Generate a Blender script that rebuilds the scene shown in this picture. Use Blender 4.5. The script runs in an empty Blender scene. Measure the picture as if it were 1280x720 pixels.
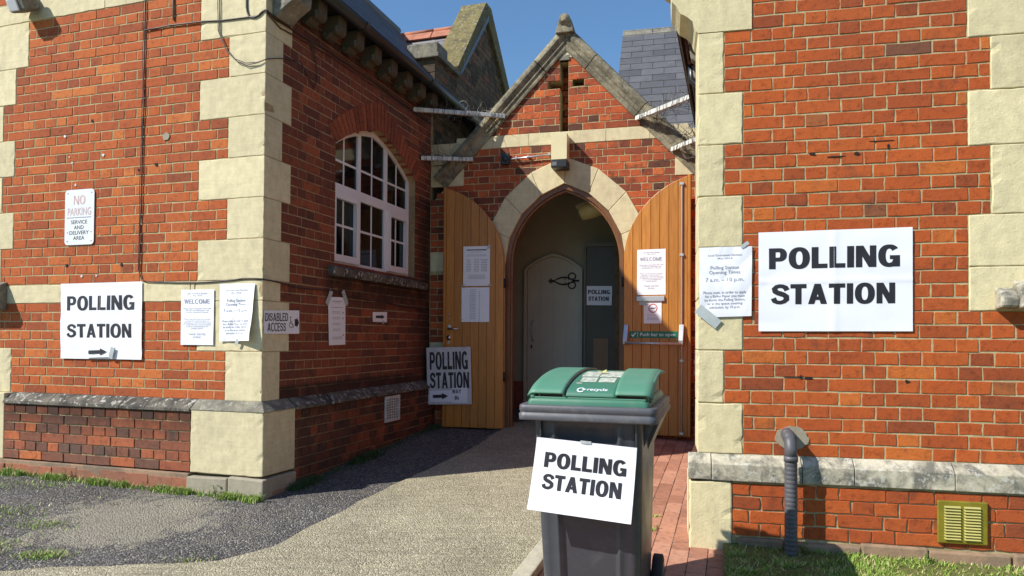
import bpy, math, random
from mathutils import Vector, Matrix
from mathutils.geometry import tessellate_polygon
random.seed(7)
R = random.random
def U(a, b): return a + (b - a) * random.random()
rad = math.radians
scene = bpy.context.scene
COL = scene.collection

# ---------------------------------------------------------------- materials
def newmat(name):
    m = bpy.data.materials.new(name); m.use_nodes = True
    nt = m.node_tree; b = nt.nodes['Principled BSDF']
    return m, nt, b
def N(nt, t, **k):
    n = nt.nodes.new(t)
    for a, v in k.items(): setattr(n, a, v)
    return n
def coords(nt): return N(nt, 'ShaderNodeTexCoord').outputs['Object']
def noise(nt, scale, detail=4, rough=.55, vec=None, dist=0):
    n = N(nt, 'ShaderNodeTexNoise'); n.inputs['Scale'].default_value = scale
    n.inputs['Detail'].default_value = detail; n.inputs['Roughness'].default_value = rough
    n.inputs['Distortion'].default_value = dist
    nt.links.new(vec if vec is not None else coords(nt), n.inputs['Vector']); return n.outputs['Fac']
def ramp(nt, fac, stops, interp='LINEAR'):
    r = N(nt, 'ShaderNodeValToRGB'); e = r.color_ramp.elements; r.color_ramp.interpolation = interp
    while len(e) < len(stops): e.new(.5)
    for i, (p, c) in enumerate(stops):
        e[i].position = p; e[i].color = (c if len(c) == 4 else (*c, 1)) if not isinstance(c, (int, float)) else (c, c, c, 1)
    nt.links.new(fac, r.inputs['Fac']); return r.outputs['Color']
def mix(nt, fac, a, b, mode='MIX'):
    m = N(nt, 'ShaderNodeMix', data_type='RGBA', blend_type=mode)
    for s, v in ((m.inputs[0], fac), (m.inputs[6], a), (m.inputs[7], b)):
        if isinstance(v, (int, float)): s.default_value = v
        elif isinstance(v, tuple): s.default_value = (*v, 1)[:4]
        else: nt.links.new(v, s)
    return m.outputs[2]
def bump(nt, b, h, strength=.3, dist=.01):
    n = N(nt, 'ShaderNodeBump'); n.inputs['Strength'].default_value = strength; n.inputs['Distance'].default_value = dist
    nt.links.new(h, n.inputs['Height']); nt.links.new(n.outputs[0], b.inputs['Normal'])
def plain(name, c, rough=.6, metal=0, spec=.5, var=.12, vs=6, bs=0, bscale=60):
    m, nt, b = newmat(name)
    col = mix(nt, 1.0, tuple(c), ramp(nt, noise(nt, vs), [(.3, 1 - var), (.7, 1 + var * .5)]), 'MULTIPLY')
    nt.links.new(col, b.inputs['Base Color'])
    b.inputs['Roughness'].default_value = rough; b.inputs['Metallic'].default_value = metal
    b.inputs['Specular IOR Level'].default_value = spec
    if bs: bump(nt, b, noise(nt, bscale), bs, .003)
    return m
def stainmask(nt, co, boxes):
    sp = N(nt, 'ShaderNodeSeparateXYZ'); nt.links.new(co, sp.inputs[0]); nz = noise(nt, 5, 6, .7, co)
    tot = None
    def mr(sock, a, b, c=1.0):
        m = N(nt, 'ShaderNodeMapRange'); m.interpolation_type = 'SMOOTHSTEP'; nt.links.new(sock, m.inputs['Value'])
        m.inputs['From Min'].default_value = a; m.inputs['From Max'].default_value = b; m.inputs['To Max'].default_value = c; return m.outputs[0]
    def mul(a, b):
        m = N(nt, 'ShaderNodeMath', operation='MULTIPLY'); nt.links.new(a, m.inputs[0]); nt.links.new(b, m.inputs[1]); return m.outputs[0]
    for (ax, u0, u1, fu, z0, z1, fz, k) in boxes:
        U_ = sp.outputs[ax]; m = mul(mul(mr(U_, u0 - fu, u0 + fu), mr(U_, u1 + fu, u1 - fu)), mul(mr(sp.outputs[2], z0 - fz, z0 + fz), mr(sp.outputs[2], z1 + .02, z1 - .02, k)))
        m = mul(m, ramp(nt, nz, [(.28, .25), (.5, 1.0)]))
        if tot is None: tot = m
        else:
            a = N(nt, 'ShaderNodeMath', operation='MAXIMUM'); nt.links.new(tot, a.inputs[0]); nt.links.new(m, a.inputs[1]); tot = a.outputs[0]
    return tot
def brickmat(name, stops, soot=.35, bs=.6, big=.8, sootc=(.05, .035, .028), stains=None):
    m, nt, b = newmat(name)
    g = N(nt, 'ShaderNodeNewGeometry'); co = coords(nt)
    base = ramp(nt, g.outputs['Random Per Island'], stops)
    n1 = noise(nt, 26, 6, .7, co); n2 = noise(nt, big, 3, .6, co); n3 = noise(nt, 9, 5, .65, co)
    v = ramp(nt, n1, [(.30, .55), (.48, 1.0), (.62, 1.06), (.75, 1.25)])
    c = mix(nt, 1.0, base, v, 'MULTIPLY')
    # scorched centres and soot
    s = N(nt, 'ShaderNodeMath', operation='MULTIPLY'); nt.links.new(ramp(nt, n3, [(.47, 0), (.68, 1)]), s.inputs[0])
    w = N(nt, 'ShaderNodeTexWhiteNoise', noise_dimensions='1D'); nt.links.new(g.outputs['Random Per Island'], w.inputs['W'])
    nt.links.new(ramp(nt, w.outputs['Value'], [(.45, 0), (1, soot * 2)]), s.inputs[1])
    c = mix(nt, s.outputs[0], c, sootc)
    c = mix(nt, ramp(nt, n2, [(.5, 0), (.8, soot)]), c, tuple(x * 1.6 for x in sootc))
    mpc = N(nt, 'ShaderNodeMapping'); mpc.inputs['Scale'].default_value = (7, 7, 30); nt.links.new(co, mpc.inputs[0])
    crease = noise(nt, 1.6, 5, .65, mpc.outputs[0], 1.4)
    c = mix(nt, ramp(nt, crease, [(.33, .4), (.39, 0)]), c, tuple(x * 1.8 for x in sootc))
    fleck = noise(nt, 190, 2, .5, co)
    c = mix(nt, ramp(nt, fleck, [(.70, 0), (.76, .5)]), c, (.45, .35, .24))
    if stains: c = mix(nt, stainmask(nt, co, stains), c, (.018, .015, .012))
    nt.links.new(c, b.inputs['Base Color']); b.inputs['Roughness'].default_value = .9
    b.inputs['Specular IOR Level'].default_value = .25
    bump(nt, b, noise(nt, 70, 8, .75, co), bs, .006)
    return m
def mortarmat(name, c, stains=None):
    m, nt, b = newmat(name); co = coords(nt)
    col = mix(nt, 1.0, c, ramp(nt, noise(nt, 30, 5, .7, co), [(.3, .65), (.7, 1.15)]), 'MULTIPLY')
    col = mix(nt, ramp(nt, noise(nt, 1.3, 3, .5, co), [(.5, 0), (.75, .5)]), col, tuple(x * .35 for x in c))
    if stains: col = mix(nt, stainmask(nt, co, stains), col, (.022, .019, .015))
    nt.links.new(col, b.inputs['Base Color']); b.inputs['Roughness'].default_value = .95
    bump(nt, b, noise(nt, 160, 4, .7, co), .6, .004); return m
def stonemat(name, c, dirt=.3, dc=(.12, .11, .085), bs=.5, dscale=2.2, thr=.55, lich=0, grain=True):
    m, nt, b = newmat(name); co = coords(nt)
    g = N(nt, 'ShaderNodeNewGeometry')
    tone = ramp(nt, g.outputs['Random Per Island'], [(0, .9), (1, 1.04)])
    col = mix(nt, 1.0, c, tone, 'MULTIPLY')
    col = mix(nt, 1.0, col, ramp(nt, noise(nt, 14, 6, .65, co), [(.3, .84), (.7, 1.06)]), 'MULTIPLY')
    if grain:
        mp = N(nt, 'ShaderNodeMapping'); mp.inputs['Scale'].default_value = (1.2, 1.2, 16); nt.links.new(co, mp.inputs[0])
        col = mix(nt, 1.0, col, ramp(nt, noise(nt, 3, 4, .6, mp.outputs[0], .6), [(.35, .95), (.6, 1.02), (.72, .93)]), 'MULTIPLY')
    col = mix(nt, ramp(nt, noise(nt, dscale, 7, .72, co, .4), [(thr, 0), (thr + .18, dirt)]), col, dc)
    mp3 = N(nt, 'ShaderNodeMapping'); mp3.inputs['Scale'].default_value = (4, 4, 1.2); nt.links.new(co, mp3.inputs[0])
    col = mix(nt, 1.0, col, ramp(nt, noise(nt, 3.5, 6, .7, mp3.outputs[0], .3), [(.3, .88), (.55, 1.02)]), 'MULTIPLY')
    pit = ramp(nt, noise(nt, 48, 3, .6, co), [(.66, 0), (.72, .45)])
    col = mix(nt, pit, col, tuple(x * .45 for x in c))
    if lich:
        col = mix(nt, ramp(nt, noise(nt, 24, 5, .7, co), [(.57, 0), (.6, lich)]), col, (.62, .62, .55))
    nt.links.new(col, b.inputs['Base Color']); b.inputs['Roughness'].default_value = .88
    b.inputs['Specular IOR Level'].default_value = .25
    bump(nt, b, noise(nt, 75, 9, .8, co), bs * .8, .005); return m

M = {}
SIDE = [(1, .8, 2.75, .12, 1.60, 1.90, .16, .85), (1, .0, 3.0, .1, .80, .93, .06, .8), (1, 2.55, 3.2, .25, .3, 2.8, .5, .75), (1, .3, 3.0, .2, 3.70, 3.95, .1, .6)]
PLN = [(0, -3, .3, .1, .58, .80, .14, .7), (1, .33, 3.2, .05, .05, .9, .1, .6)]
M['brick_red'] = brickmat('brick_red', [(0, (.27, .062, .022)), (.12, (.36, .076, .021)), (.5, (.415, .086, .021)), (.9, (.455, .102, .023)), (.98, (.52, .145, .03)), (1, (.12, .055, .04))], .28)
M['brick_left'] = brickmat('brick_left', [(0, (.27, .070, .028)), (.15, (.35, .082, .028)), (.5, (.41, .096, .029)), (.9, (.455, .115, .032)), (1, (.52, .155, .042))], .2)
M['brick_shade'] = brickmat('brick_shade', [(0, (.12, .042, .028)), (.4, (.185, .054, .030)), (.9, (.24, .068, .033)), (1, (.33, .09, .038))], .4, stains=SIDE)  # darker east wall copy: real soot, plus the wall's shade put into the colour
M['brick_plinth'] = brickmat('brick_plinth', [(0, (.14, .07, .05)), (.35, (.20, .08, .05)), (.65, (.30, .09, .045)), (.9, (.42, .12, .05)), (1, (.5, .15, .05))], .45, big=1.6, sootc=(.07, .055, .045), stains=PLN)
M['brick_porch'] = brickmat('brick_porch', [(0, (.10, .045, .03)), (.2, (.24, .06, .03)), (.55, (.40, .085, .032)), (.85, (.50, .11, .036)), (1, (.58, .15, .045))], .55)
M['brick_rubbed'] = brickmat('brick_rubbed', [(0, (.22, .06, .03)), (1, (.36, .10, .045))], .3)
M['brick_stock'] = brickmat('brick_stock', [(0, (.075, .055, .038)), (.4, (.13, .095, .058)), (.8, (.19, .14, .08)), (1, (.24, .11, .06))], .4)
M['mortar'] = mortarmat('mortar', (.47, .39, .21))
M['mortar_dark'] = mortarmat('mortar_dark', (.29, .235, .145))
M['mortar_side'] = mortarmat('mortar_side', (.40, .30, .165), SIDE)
M['stone'] = stonemat('stone', (.68, .595, .375), .25)
M['stone_rough'] = stonemat('stone_rough', (.72, .63, .38), .16, bs=1.0, grain=False, dscale=9, thr=.56)
M['stone_ledge'] = stonemat('stone_ledge', (.55, .50, .38), .92, (.13, .125, .105), 1.0, 7, .42, .5, grain=False)
M['ledge_dark'] = stonemat('ledge_dark', (.17, .15, .12), .9, (.045, .042, .038), .9, 6, .4, .55, grain=False)
M['stone_grey'] = stonemat('stone_grey', (.27, .25, .19), .8, (.10, .095, .08), .9, 5, .42, .2)
M['stone_coping'] = stonemat('stone_coping', (.36, .315, .21), .85, (.10, .09, .065), .9, 6, .40, .12)
M['stone_lichen'] = stonemat('stone_lichen', (.20, .165, .065), .85, (.09, .075, .045), 1., 8, .45, .25, grain=False)
M['bracket_dark'] = stonemat('bracket_dark', (.10, .085, .06), .5)
M['cement'] = stonemat('cement', (.36, .32, .24), .4, (.2, .18, .14), .8)
M['footing_brick'] = brickmat('footing_brick', [(0, (.24, .11, .07)), (1, (.40, .14, .075))], .45, sootc=(.16, .12, .08))
M['footing'] = stonemat('footing', (.36, .235, .15), .7, (.14, .12, .09), 1.0, 4, .45, 0, grain=False)
M['paper'] = plain('paper', (.80, .81, .86), .55, var=.03, vs=4)
M['paper_gloss'] = plain('paper_gloss', (.76, .78, .86), .25, var=.03)
M['ink'] = plain('ink', (.018, .016, .022), .5, var=.1)
M['ink_grey'] = plain('ink_grey', (.30, .31, .38), .6)
M['ink_pink'] = plain('ink_pink', (.55, .38, .38), .6)
M['ink_red'] = plain('ink_red', (.5, .05, .08), .6)
M['tape'] = plain('tape', (.42, .46, .46), .3, var=.1, vs=20)
M['sign_board'] = plain('sign_board', (.55, .56, .58), .5, var=.15, vs=9)
M['sign_green'] = plain('sign_green', (.0, .14, .07), .4)
M['white_plastic'] = plain('white_plastic', (.72, .74, .76), .35, var=.05)
M['white_paint'] = plain('white_paint', (.62, .62, .58), .5, var=.25, vs=12)
M['cream_plastic'] = plain('cream_plastic', (.70, .63, .38), .4, var=.06)
M['black_plastic'] = plain('black_plastic', (.018, .018, .02), .4)
M['black_metal'] = plain('black_metal', (.012, .012, .013), .45)
M['gutter'] = plain('gutter', (.02, .02, .021), .35, var=.2)
M['cable'] = plain('cable', (.045, .026, .026), .5)
M['chrome'] = plain('chrome', (.55, .55, .56), .25, 1)
M['silver'] = plain('silver', (.50, .51, .53), .35, .5)
M['steel_wire'] = plain('steel_wire', (.20, .19, .17), .5, .4)
M['twig'] = plain('twig', (.10, .08, .055), .9)
M['lead'] = plain('lead', (.15, .155, .16), .5, .2, bs=.3)
M['flashing'] = plain('flashing', (.62, .66, .70), .4)
M['brass'] = plain('brass', (.30, .25, .03), .35, .35, var=.25, vs=12)
M['brass_lit'] = plain('brass_lit', (.62, .56, .20), .3, .35)
M['dark_hole'] = plain('dark_hole', (.01, .01, .01), .9)
M['pipe'] = plain('pipe', (.09, .09, .10), .5, var=.3, vs=14, bs=.2)
M['wall_inside'] = plain('wall_inside', (.36, .33, .24), .7, var=.12, vs=3, bs=.15, bscale=30)
M['door_inside'] = plain('door_inside', (.50, .47, .38), .5, var=.1, vs=3)
M['red_tile'] = plain('red_tile', (.22, .06, .035), .5, var=.3, vs=5)
M['lamp_cover'] = plain('lamp_cover', (.66, .60, .28), .35)
M['terracotta'] = plain('terracotta', (.42, .16, .09), .8, var=.3, vs=8)
M['kerb'] = stonemat('kerb', (.50, .46, .35), .4, (.2, .18, .13), .8, 6, .5, grain=False)
M['leaf'] = plain('leaf', (.08, .17, .02), .6, var=.3, vs=20)
M['leaf_dark'] = plain('leaf_dark', (.04, .085, .02), .6, var=.3, vs=20)
M['leaf_dry'] = plain('leaf_dry', (.62, .56, .22), .6, var=.2, vs=20)
M['label_white'] = plain('label_white', (.52, .55, .46), .5, var=.5, vs=45)

def glassmat():
    m, nt, b = newmat('window_glass')
    b.inputs['Base Color'].default_value = (.02, .022, .022, 1); b.inputs['Roughness'].default_value = .06
    b.inputs['Specular IOR Level'].default_value = .5
    b.inputs['Transmission Weight'].default_value = .75
    b.inputs['IOR'].default_value = 1.45
    bump(nt, b, noise(nt, 3), .03, .02)
    return m
M['glass'] = glassmat()
def woodmat(name, c, c2):
    m, nt, b = newmat(name); co = coords(nt)
    mp = N(nt, 'ShaderNodeMapping'); mp.inputs['Scale'].default_value = (14, 14, .9); nt.links.new(co, mp.inputs[0])
    f = noise(nt, 3, 6, .6, mp.outputs[0], 1.2)
    g = N(nt, 'ShaderNodeNewGeometry')
    col = mix(nt, 1.0, ramp(nt, f, [(.3, c2), (.65, c)]), ramp(nt, g.outputs['Random Per Island'], [(0, .82), (1, 1.12)]), 'MULTIPLY')
    nt.links.new(col, b.inputs['Base Color']); b.inputs['Roughness'].default_value = .38
    bump(nt, b, f, .08, .002); return m
M['wood'] = woodmat('wood', (.50, .205, .026), (.35, .125, .016))
M['wood_dark'] = woodmat('wood_dark', (.22, .09, .03), (.13, .055, .02))
def slatemat(name, c):
    m, nt, b = newmat(name); co = coords(nt)
    g = N(nt, 'ShaderNodeNewGeometry')
    col = mix(nt, 1.0, c, ramp(nt, g.outputs['Random Per Island'], [(0, .78), (1, 1.2)]), 'MULTIPLY')
    col = mix(nt, 1.0, col, ramp(nt, noise(nt, 9, 5, .6, co), [(.3, .85), (.7, 1.1)]), 'MULTIPLY')
    nt.links.new(col, b.inputs['Base Color']); b.inputs['Roughness'].default_value = .55
    bump(nt, b, noise(nt, 40, 4, .6, co), .2, .004); return m
M['slate'] = slatemat('slate', (.102, .100, .104))
M['slate_pale'] = slatemat('slate_pale', (.23, .22, .23))
def binmat(name, c, rough, scratch=.5, spec=.5):
    m, nt, b = newmat(name); co = coords(nt)
    col = mix(nt, ramp(nt, noise(nt, 6, 8, .8, co, .6), [(.5, 0), (.78, .35 * scratch)]), c, (.32, .30, .26))
    sp = ramp(nt, noise(nt, 130, 3, .6, co), [(.72, 0), (.78, .5 * scratch)])
    col = mix(nt, sp, col, (.6, .58, .5))
    nt.links.new(col, b.inputs['Base Color']); b.inputs['Specular IOR Level'].default_value = spec
    rr = ramp(nt, noise(nt, 8, 4, .6, co), [(.3, rough), (.7, rough + .15)])
    nt.links.new(rr, b.inputs['Roughness'])
    bump(nt, b, noise(nt, 250, 2, .5, co), .12, .001); return m
M['bin_grey'] = binmat('bin_grey', (.048, .052, .062), .3, .5)
M['bin_rim'] = binmat('bin_rim', (.075, .077, .088), .45, .8)
M['bin_green'] = binmat('bin_green', (.045, .165, .105), .42, .6)
M['bin_green_worn'] = binmat('bin_green_worn', (.075, .22, .145), .5, .7)
M['bin_brown'] = binmat('bin_brown', (.17, .13, .08), .5, .6)
M['rubber'] = plain('rubber', (.02, .02, .02), .8)

def asphaltmat():
    m, nt, b = newmat('asphalt'); co = coords(nt)
    v = N(nt, 'ShaderNodeTexVoronoi'); v.inputs['Scale'].default_value = 95; nt.links.new(co, v.inputs['Vector'])
    sc = N(nt, 'ShaderNodeSeparateColor'); nt.links.new(v.outputs['Color'], sc.inputs[0])
    col = ramp(nt, sc.outputs[0], [(0, (.05, .047, .046)), (.6, (.105, .098, .094)), (.9, (.18, .17, .155)), (1, (.36, .33, .29))])
    col = mix(nt, 1.0, col, ramp(nt, noise(nt, 1.4, 6, .6, co), [(.3, .8), (.7, 1.25)]), 'MULTIPLY')
    # worn pale concrete patches
    mp = N(nt, 'ShaderNodeMapping'); mp.inputs['Location'].default_value = (3.27, -4.75, 0); nt.links.new(co, mp.inputs[0])
    pt = N(nt, 'ShaderNodeVectorMath', operation='LENGTH')
    mp2 = N(nt, 'ShaderNodeMapping'); mp2.inputs['Scale'].default_value = (.95, .95, 0); nt.links.new(mp.outputs[0], mp2.inputs[0])
    mp.inputs['Location'].default_value = (2.45, -4.5, 0)
    nt.links.new(mp2.outputs[0], pt.inputs[0])
    s = N(nt, 'ShaderNodeMath', operation='MULTIPLY_ADD'); nt.links.new(noise(nt, 4.5, 10, .85, co, .8), s.inputs[0]); s.inputs[1].default_value = 2.3
    nt.links.new(pt.outputs['Value'], s.inputs[2])
    patch = ramp(nt, s.outputs[0], [(.0, 1), (1., 0)])
    r = N(nt, 'ShaderNodeMapRange'); nt.links.new(s.outputs[0], r.inputs['Value'])
    r.inputs['From Min'].default_value = 1.70; r.inputs['From Max'].default_value = 1.56; r.inputs['To Max'].default_value = .8
    col = mix(nt, r.outputs[0], col, mix(nt, sc.outputs[1], (.25, .225, .17), (.36, .33, .26)))
    # fine dirt
    col = mix(nt, ramp(nt, noise(nt, 5, 8, .8, co), [(.52, 0), (.60, .6)]), col, (.19, .17, .135))
    nt.links.new(col, b.inputs['Base Color']); b.inputs['Roughness'].default_value = .9
    b.inputs['Specular IOR Level'].default_value = .3
    h = N(nt, 'ShaderNodeMath', operation='SUBTRACT'); h.inputs[0].default_value = 1; nt.links.new(v.outputs['Distance'], h.inputs[1])
    bump(nt, b, h.outputs[0], 1.0, .012); return m
M['asphalt'] = asphaltmat()
def concretemat():
    m, nt, b = newmat('concrete_path'); co = coords(nt)
    v = N(nt, 'ShaderNodeTexVoronoi'); v.inputs['Scale'].default_value = 120; nt.links.new(co, v.inputs['Vector'])
    sc = N(nt, 'ShaderNodeSeparateColor'); nt.links.new(v.outputs['Color'], sc.inputs[0])
    col = ramp(nt, sc.outputs[0], [(0, (.23, .195, .13)), (.5, (.35, .31, .205)), (.88, (.44, .395, .27)), (1, (.62, .57, .42))])
    col = mix(nt, 1.0, col, ramp(nt, noise(nt, 2.2, 6, .65, co), [(.3, .76), (.7, 1.14)]), 'MULTIPLY')
    # brushed cross lines
    mp = N(nt, 'ShaderNodeMapping'); mp.inputs['Rotation'].default_value = (0, 0, .3); mp.inputs['Scale'].default_value = (1.5, 26, 1); nt.links.new(co, mp.inputs[0])
    ln = noise(nt, 1.6, 5, .6, mp.outputs[0], .4)
    col = mix(nt, 1.0, col, ramp(nt, ln, [(.3, .80), (.6, 1.05)]), 'MULTIPLY')
    nt.links.new(col, b.inputs['Base Color']); b.inputs['Roughness'].default_value = .92
    h = N(nt, 'ShaderNodeMath', operation='SUBTRACT'); nt.links.new(ln, h.inputs[0]); nt.links.new(v.outputs['Distance'], h.inputs[1])
    bump(nt, b, h.outputs[0], .9, .008); return m
M['concrete'] = concretemat()
M['soil'] = stonemat('soil', (.15, .15, .05), .5, (.07, .10, .02), 1., 5, .45, grain=False)
M['paver'] = brickmat('paver', [(0, (.33, .150, .095)), (.5, (.42, .20, .130)), (1, (.50, .25, .165))], .12, .4, sootc=(.2, .13, .1))
M['far_ground'] = plain('far_ground', (.12, .13, .07), .9, var=.3, vs=.3)
def grassmat():
    m, nt, b = newmat('grass_blades'); g = N(nt, 'ShaderNodeNewGeometry')
    col = ramp(nt, g.outputs['Random Per Island'], [(0, (.11, .22, .02)), (.5, (.22, .37, .04)), (.70, (.32, .45, .07)), (.80, (.46, .40, .17)), (1, (.56, .47, .25))])
    nt.links.new(col, b.inputs['Base Color']); b.inputs['Roughness'].default_value = .6
    b.inputs['Subsurface Weight'].default_value = 0
    return m
M['grass'] = grassmat()

# ---------------------------------------------------------------- mesh helper
class MB:
    def __init__(s): s.v = []; s.f = []; s.m = []; s.T = None; s.sm = []
    def add(s, vs, fs, mi=0, smooth=False):
        o = len(s.v)
        for p in vs:
            p = Vector(p)
            if s.T is not None: p = s.T @ p
            s.v.append(p)
        for f in fs: s.f.append([o + i for i in f]); s.m.append(mi); s.sm.append(smooth)
    def box(s, x0, x1, y0, y1, z0, z1, mi=0, j=0.0):
        vs = [(x0, y0, z0), (x1, y0, z0), (x1, y1, z0), (x0, y1, z0), (x0, y0, z1), (x1, y0, z1), (x1, y1, z1), (x0, y1, z1)]
        if j: vs = [tuple(c + U(-j, j) for c in v) for v in vs]
        s.add(vs, [(0, 3, 2, 1), (4, 5, 6, 7), (0, 1, 5, 4), (1, 2, 6, 5), (2, 3, 7, 6), (3, 0, 4, 7)], mi)
    def prism(s, poly, y0, y1, mi=0, axis='y', smooth=False):
        # poly in (x,z); extruded along y (axis y), or poly (y,z) extruded along x (axis x), or poly (x,y) along z
        n = len(poly)
        area = sum(poly[i][0] * poly[(i + 1) % n][1] - poly[(i + 1) % n][0] * poly[i][1] for i in range(n))
        if area < 0: poly = poly[::-1]
        def P(a, b, t): return (a, t, b) if axis == 'y' else ((t, a, b) if axis == 'x' else (a, b, t))
        vs = [P(a, b, y0) for a, b in poly] + [P(a, b, y1) for a, b in poly]
        tri = tessellate_polygon([[Vector((a, b, 0)) for a, b in poly]])
        fs = []
        for t in tri:
            fs.append(t if axis == 'y' else t[::-1]); fs.append(tuple(n + i for i in (t[::-1] if axis == 'y' else t)))
        for i in range(n):
            k = (i + 1) % n; q = (i, n + i, n + k, k); fs.append(q if axis == 'y' else q[::-1])
        s.add(vs, fs, mi, False)
        if smooth:
            for i in range(len(s.sm) - n, len(s.sm)): s.sm[i] = True
    def slab(s, outer, holes, y0, y1, mi=0):
        loops = [outer] + holes; pts = [p for l in loops for p in l]; n = len(pts)
        tri = tessellate_polygon([[Vector((a, b, 0)) for a, b in l] for l in loops])
        vs = [(a, y0, b) for a, b in pts] + [(a, y1, b) for a, b in pts]
        fs = [t for t in tri] + [tuple(n + i for i in t[::-1]) for t in tri]
        o = 0
        for l in loops:
            m = len(l)
            for i in range(m): a, b = o + i, o + (i + 1) % m; fs.append((a, n + a, n + b, b))
            o += m
        s.add(vs, fs, mi)
    def tube(s, pts, r, seg=8, mi=0, cap=True, smooth=True):
        pts = [Vector(p) for p in pts]; n = len(pts); rs = r if isinstance(r, (list, tuple)) else [r] * n
        vs = []; up = None
        for i in range(n):
            d = (pts[min(i + 1, n - 1)] - pts[max(i - 1, 0)])
            if d.length < 1e-9: d = Vector((0, 0, 1))
            d.normalize()
            if up is None: up = Vector((0, 0, 1)) if abs(d.z) < .9 else Vector((1, 0, 0))
            a = d.cross(up)
            if a.length < 1e-4: a = d.cross(Vector((0.3, 1, .2)))
            a.normalize(); b = a.cross(d).normalized(); up = b
            for k in range(seg):
                t = 2 * math.pi * k / seg; vs.append(pts[i] + (a * math.cos(t) + b * math.sin(t)) * rs[i])
        fs = []
        for i in range(n - 1):
            for k in range(seg):
                k2 = (k + 1) % seg; fs.append((i * seg + k, i * seg + k2, (i + 1) * seg + k2, (i + 1) * seg + k))
        if cap: fs.append(tuple(range(seg))[::-1]); fs.append(tuple((n - 1) * seg + k for k in range(seg)))
        s.add(vs, fs, mi, smooth)
    def grid(s, fn, nu, nv, mi=0, thick=0, smooth=True):
        vs = [fn(i / nu, j / nv) for j in range(nv + 1) for i in range(nu + 1)]
        fs = [(j * (nu + 1) + i, j * (nu + 1) + i + 1, (j + 1) * (nu + 1) + i + 1, (j + 1) * (nu + 1) + i) for j in range(nv) for i in range(nu)]
        s.add(vs, fs, mi, smooth)
    def build(s, name, mats, parent=None, bevel=0, bseg=2, solid=0, subsurf=0):
        me = bpy.data.meshes.new(name)
        me.from_pydata([tuple(v) for v in s.v], [], s.f)
        if not isinstance(mats, (list, tuple)): mats = [mats]
        for m in mats: me.materials.append(M[m] if isinstance(m, str) else m)
        for i, p in enumerate(me.polygons): p.material_index = s.m[i]; p.use_smooth = s.sm[i]
        me.update()
        o = bpy.data.objects.new(name, me); COL.objects.link(o)
        if parent is not None: o.parent = parent
        if solid:
            md = o.modifiers.new('thick', 'SOLIDIFY'); md.thickness = solid; md.offset = -1
        if bevel:
            md = o.modifiers.new('bevel', 'BEVEL'); md.width = bevel; md.segments = bseg; md.limit_method = 'ANGLE'; md.angle_limit = rad(35)
        if subsurf:
            md = o.modifiers.new('sub', 'SUBSURF'); md.levels = md.render_levels = subsurf
        return o
def tag(o, label, cat, group=None, kind=None):
    o['label'] = label
    if cat: o['category'] = cat
    if group: o['group'] = group
    if kind: o['kind'] = kind
    return o
def empty(name, loc, rz=0.0, label=None, cat=None, group=None):
    o = bpy.data.objects.new(name, None); COL.objects.link(o); o.empty_display_size = .1
    o.location = loc; o.rotation_euler = (0, 0, rz)
    if label: tag(o, label, cat, group)
    return o

# ---------------------------------------------------------------- frames (origin, rotation); local x along wall, y into wall
PL = Vector((-1.7933, 5.0538, 0)); AL = -.3083
PR = Vector((1.0795, 4.0886, 0)); AR = -.2135
PP = Vector((-.9148, 7.8123, 0)); AP = -.25
AE = AL + math.pi / 2
FL = (PL, AL); FE = (PL, AE); FR = (PR, AR); FP = (PP, AP)
def fw(F, u, y, z):
    o, a = F; return Vector((o.x + u * math.cos(a) - y * math.sin(a), o.y + u * math.sin(a) + y * math.cos(a), z))
def gz(x, y):
    yy = min(max(y, -3), 10); return .03 + .06 * (yy - 2.8)
REL_EL = Matrix.Rotation(math.pi / 2, 4, 'Z')         # E wall coordinates inside the left building's root

# ---------------------------------------------------------------- brickwork
def one_brick(mb, u0, u1, z0, z1, y=0.0, mi=0, jit=.0016, back=.02):
    w, h = u1 - u0, z1 - z0
    if w < .022 or h < .02: return
    nu = 3 if w > .15 else 2
    pts = []
    for i in range(nu): pts.append((u0 + w * i / nu, z0))
    pts.append((u1, z0)); pts.append((u1, z0 + h * .5)); pts.append((u1, z1))
    for i in range(1, nu): pts.append((u1 - w * i / nu, z1))
    pts.append((u0, z1)); pts.append((u0, z0 + h * .5))
    n = len(pts); cu, cz = (u0 + u1) / 2, (z0 + z1) / 2
    yo = y + U(-.0012, .0014); ta, tb = U(-.006, .006), U(-.01, .01)
    outer = [(a + U(-jit, jit), b + U(-jit, jit)) for a, b in pts]
    c = .0022
    vs = [(a, y + back, b) for a, b in outer] + [(a, yo + .0018, b) for a, b in outer]
    for a, b in outer:
        ia = a + (c if a < cu else -c) * (1 if abs(a - cu) > w * .4 else 0); ib = b + (c if b < cz else -c) * (1 if abs(b - cz) > h * .3 else 0)
        vs.append((ia, yo + ta * (a - cu) + tb * (b - cz), ib))
    fs = []
    for k in (0, 1):
        for i in range(n):
            j = (i + 1) % n; fs.append((k * n + i, k * n + j, (k + 1) * n + j, (k + 1) * n + i))
    fs.append(tuple(2 * n + i for i in range(n)))
    mb.add(vs, fs, mi)
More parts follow.
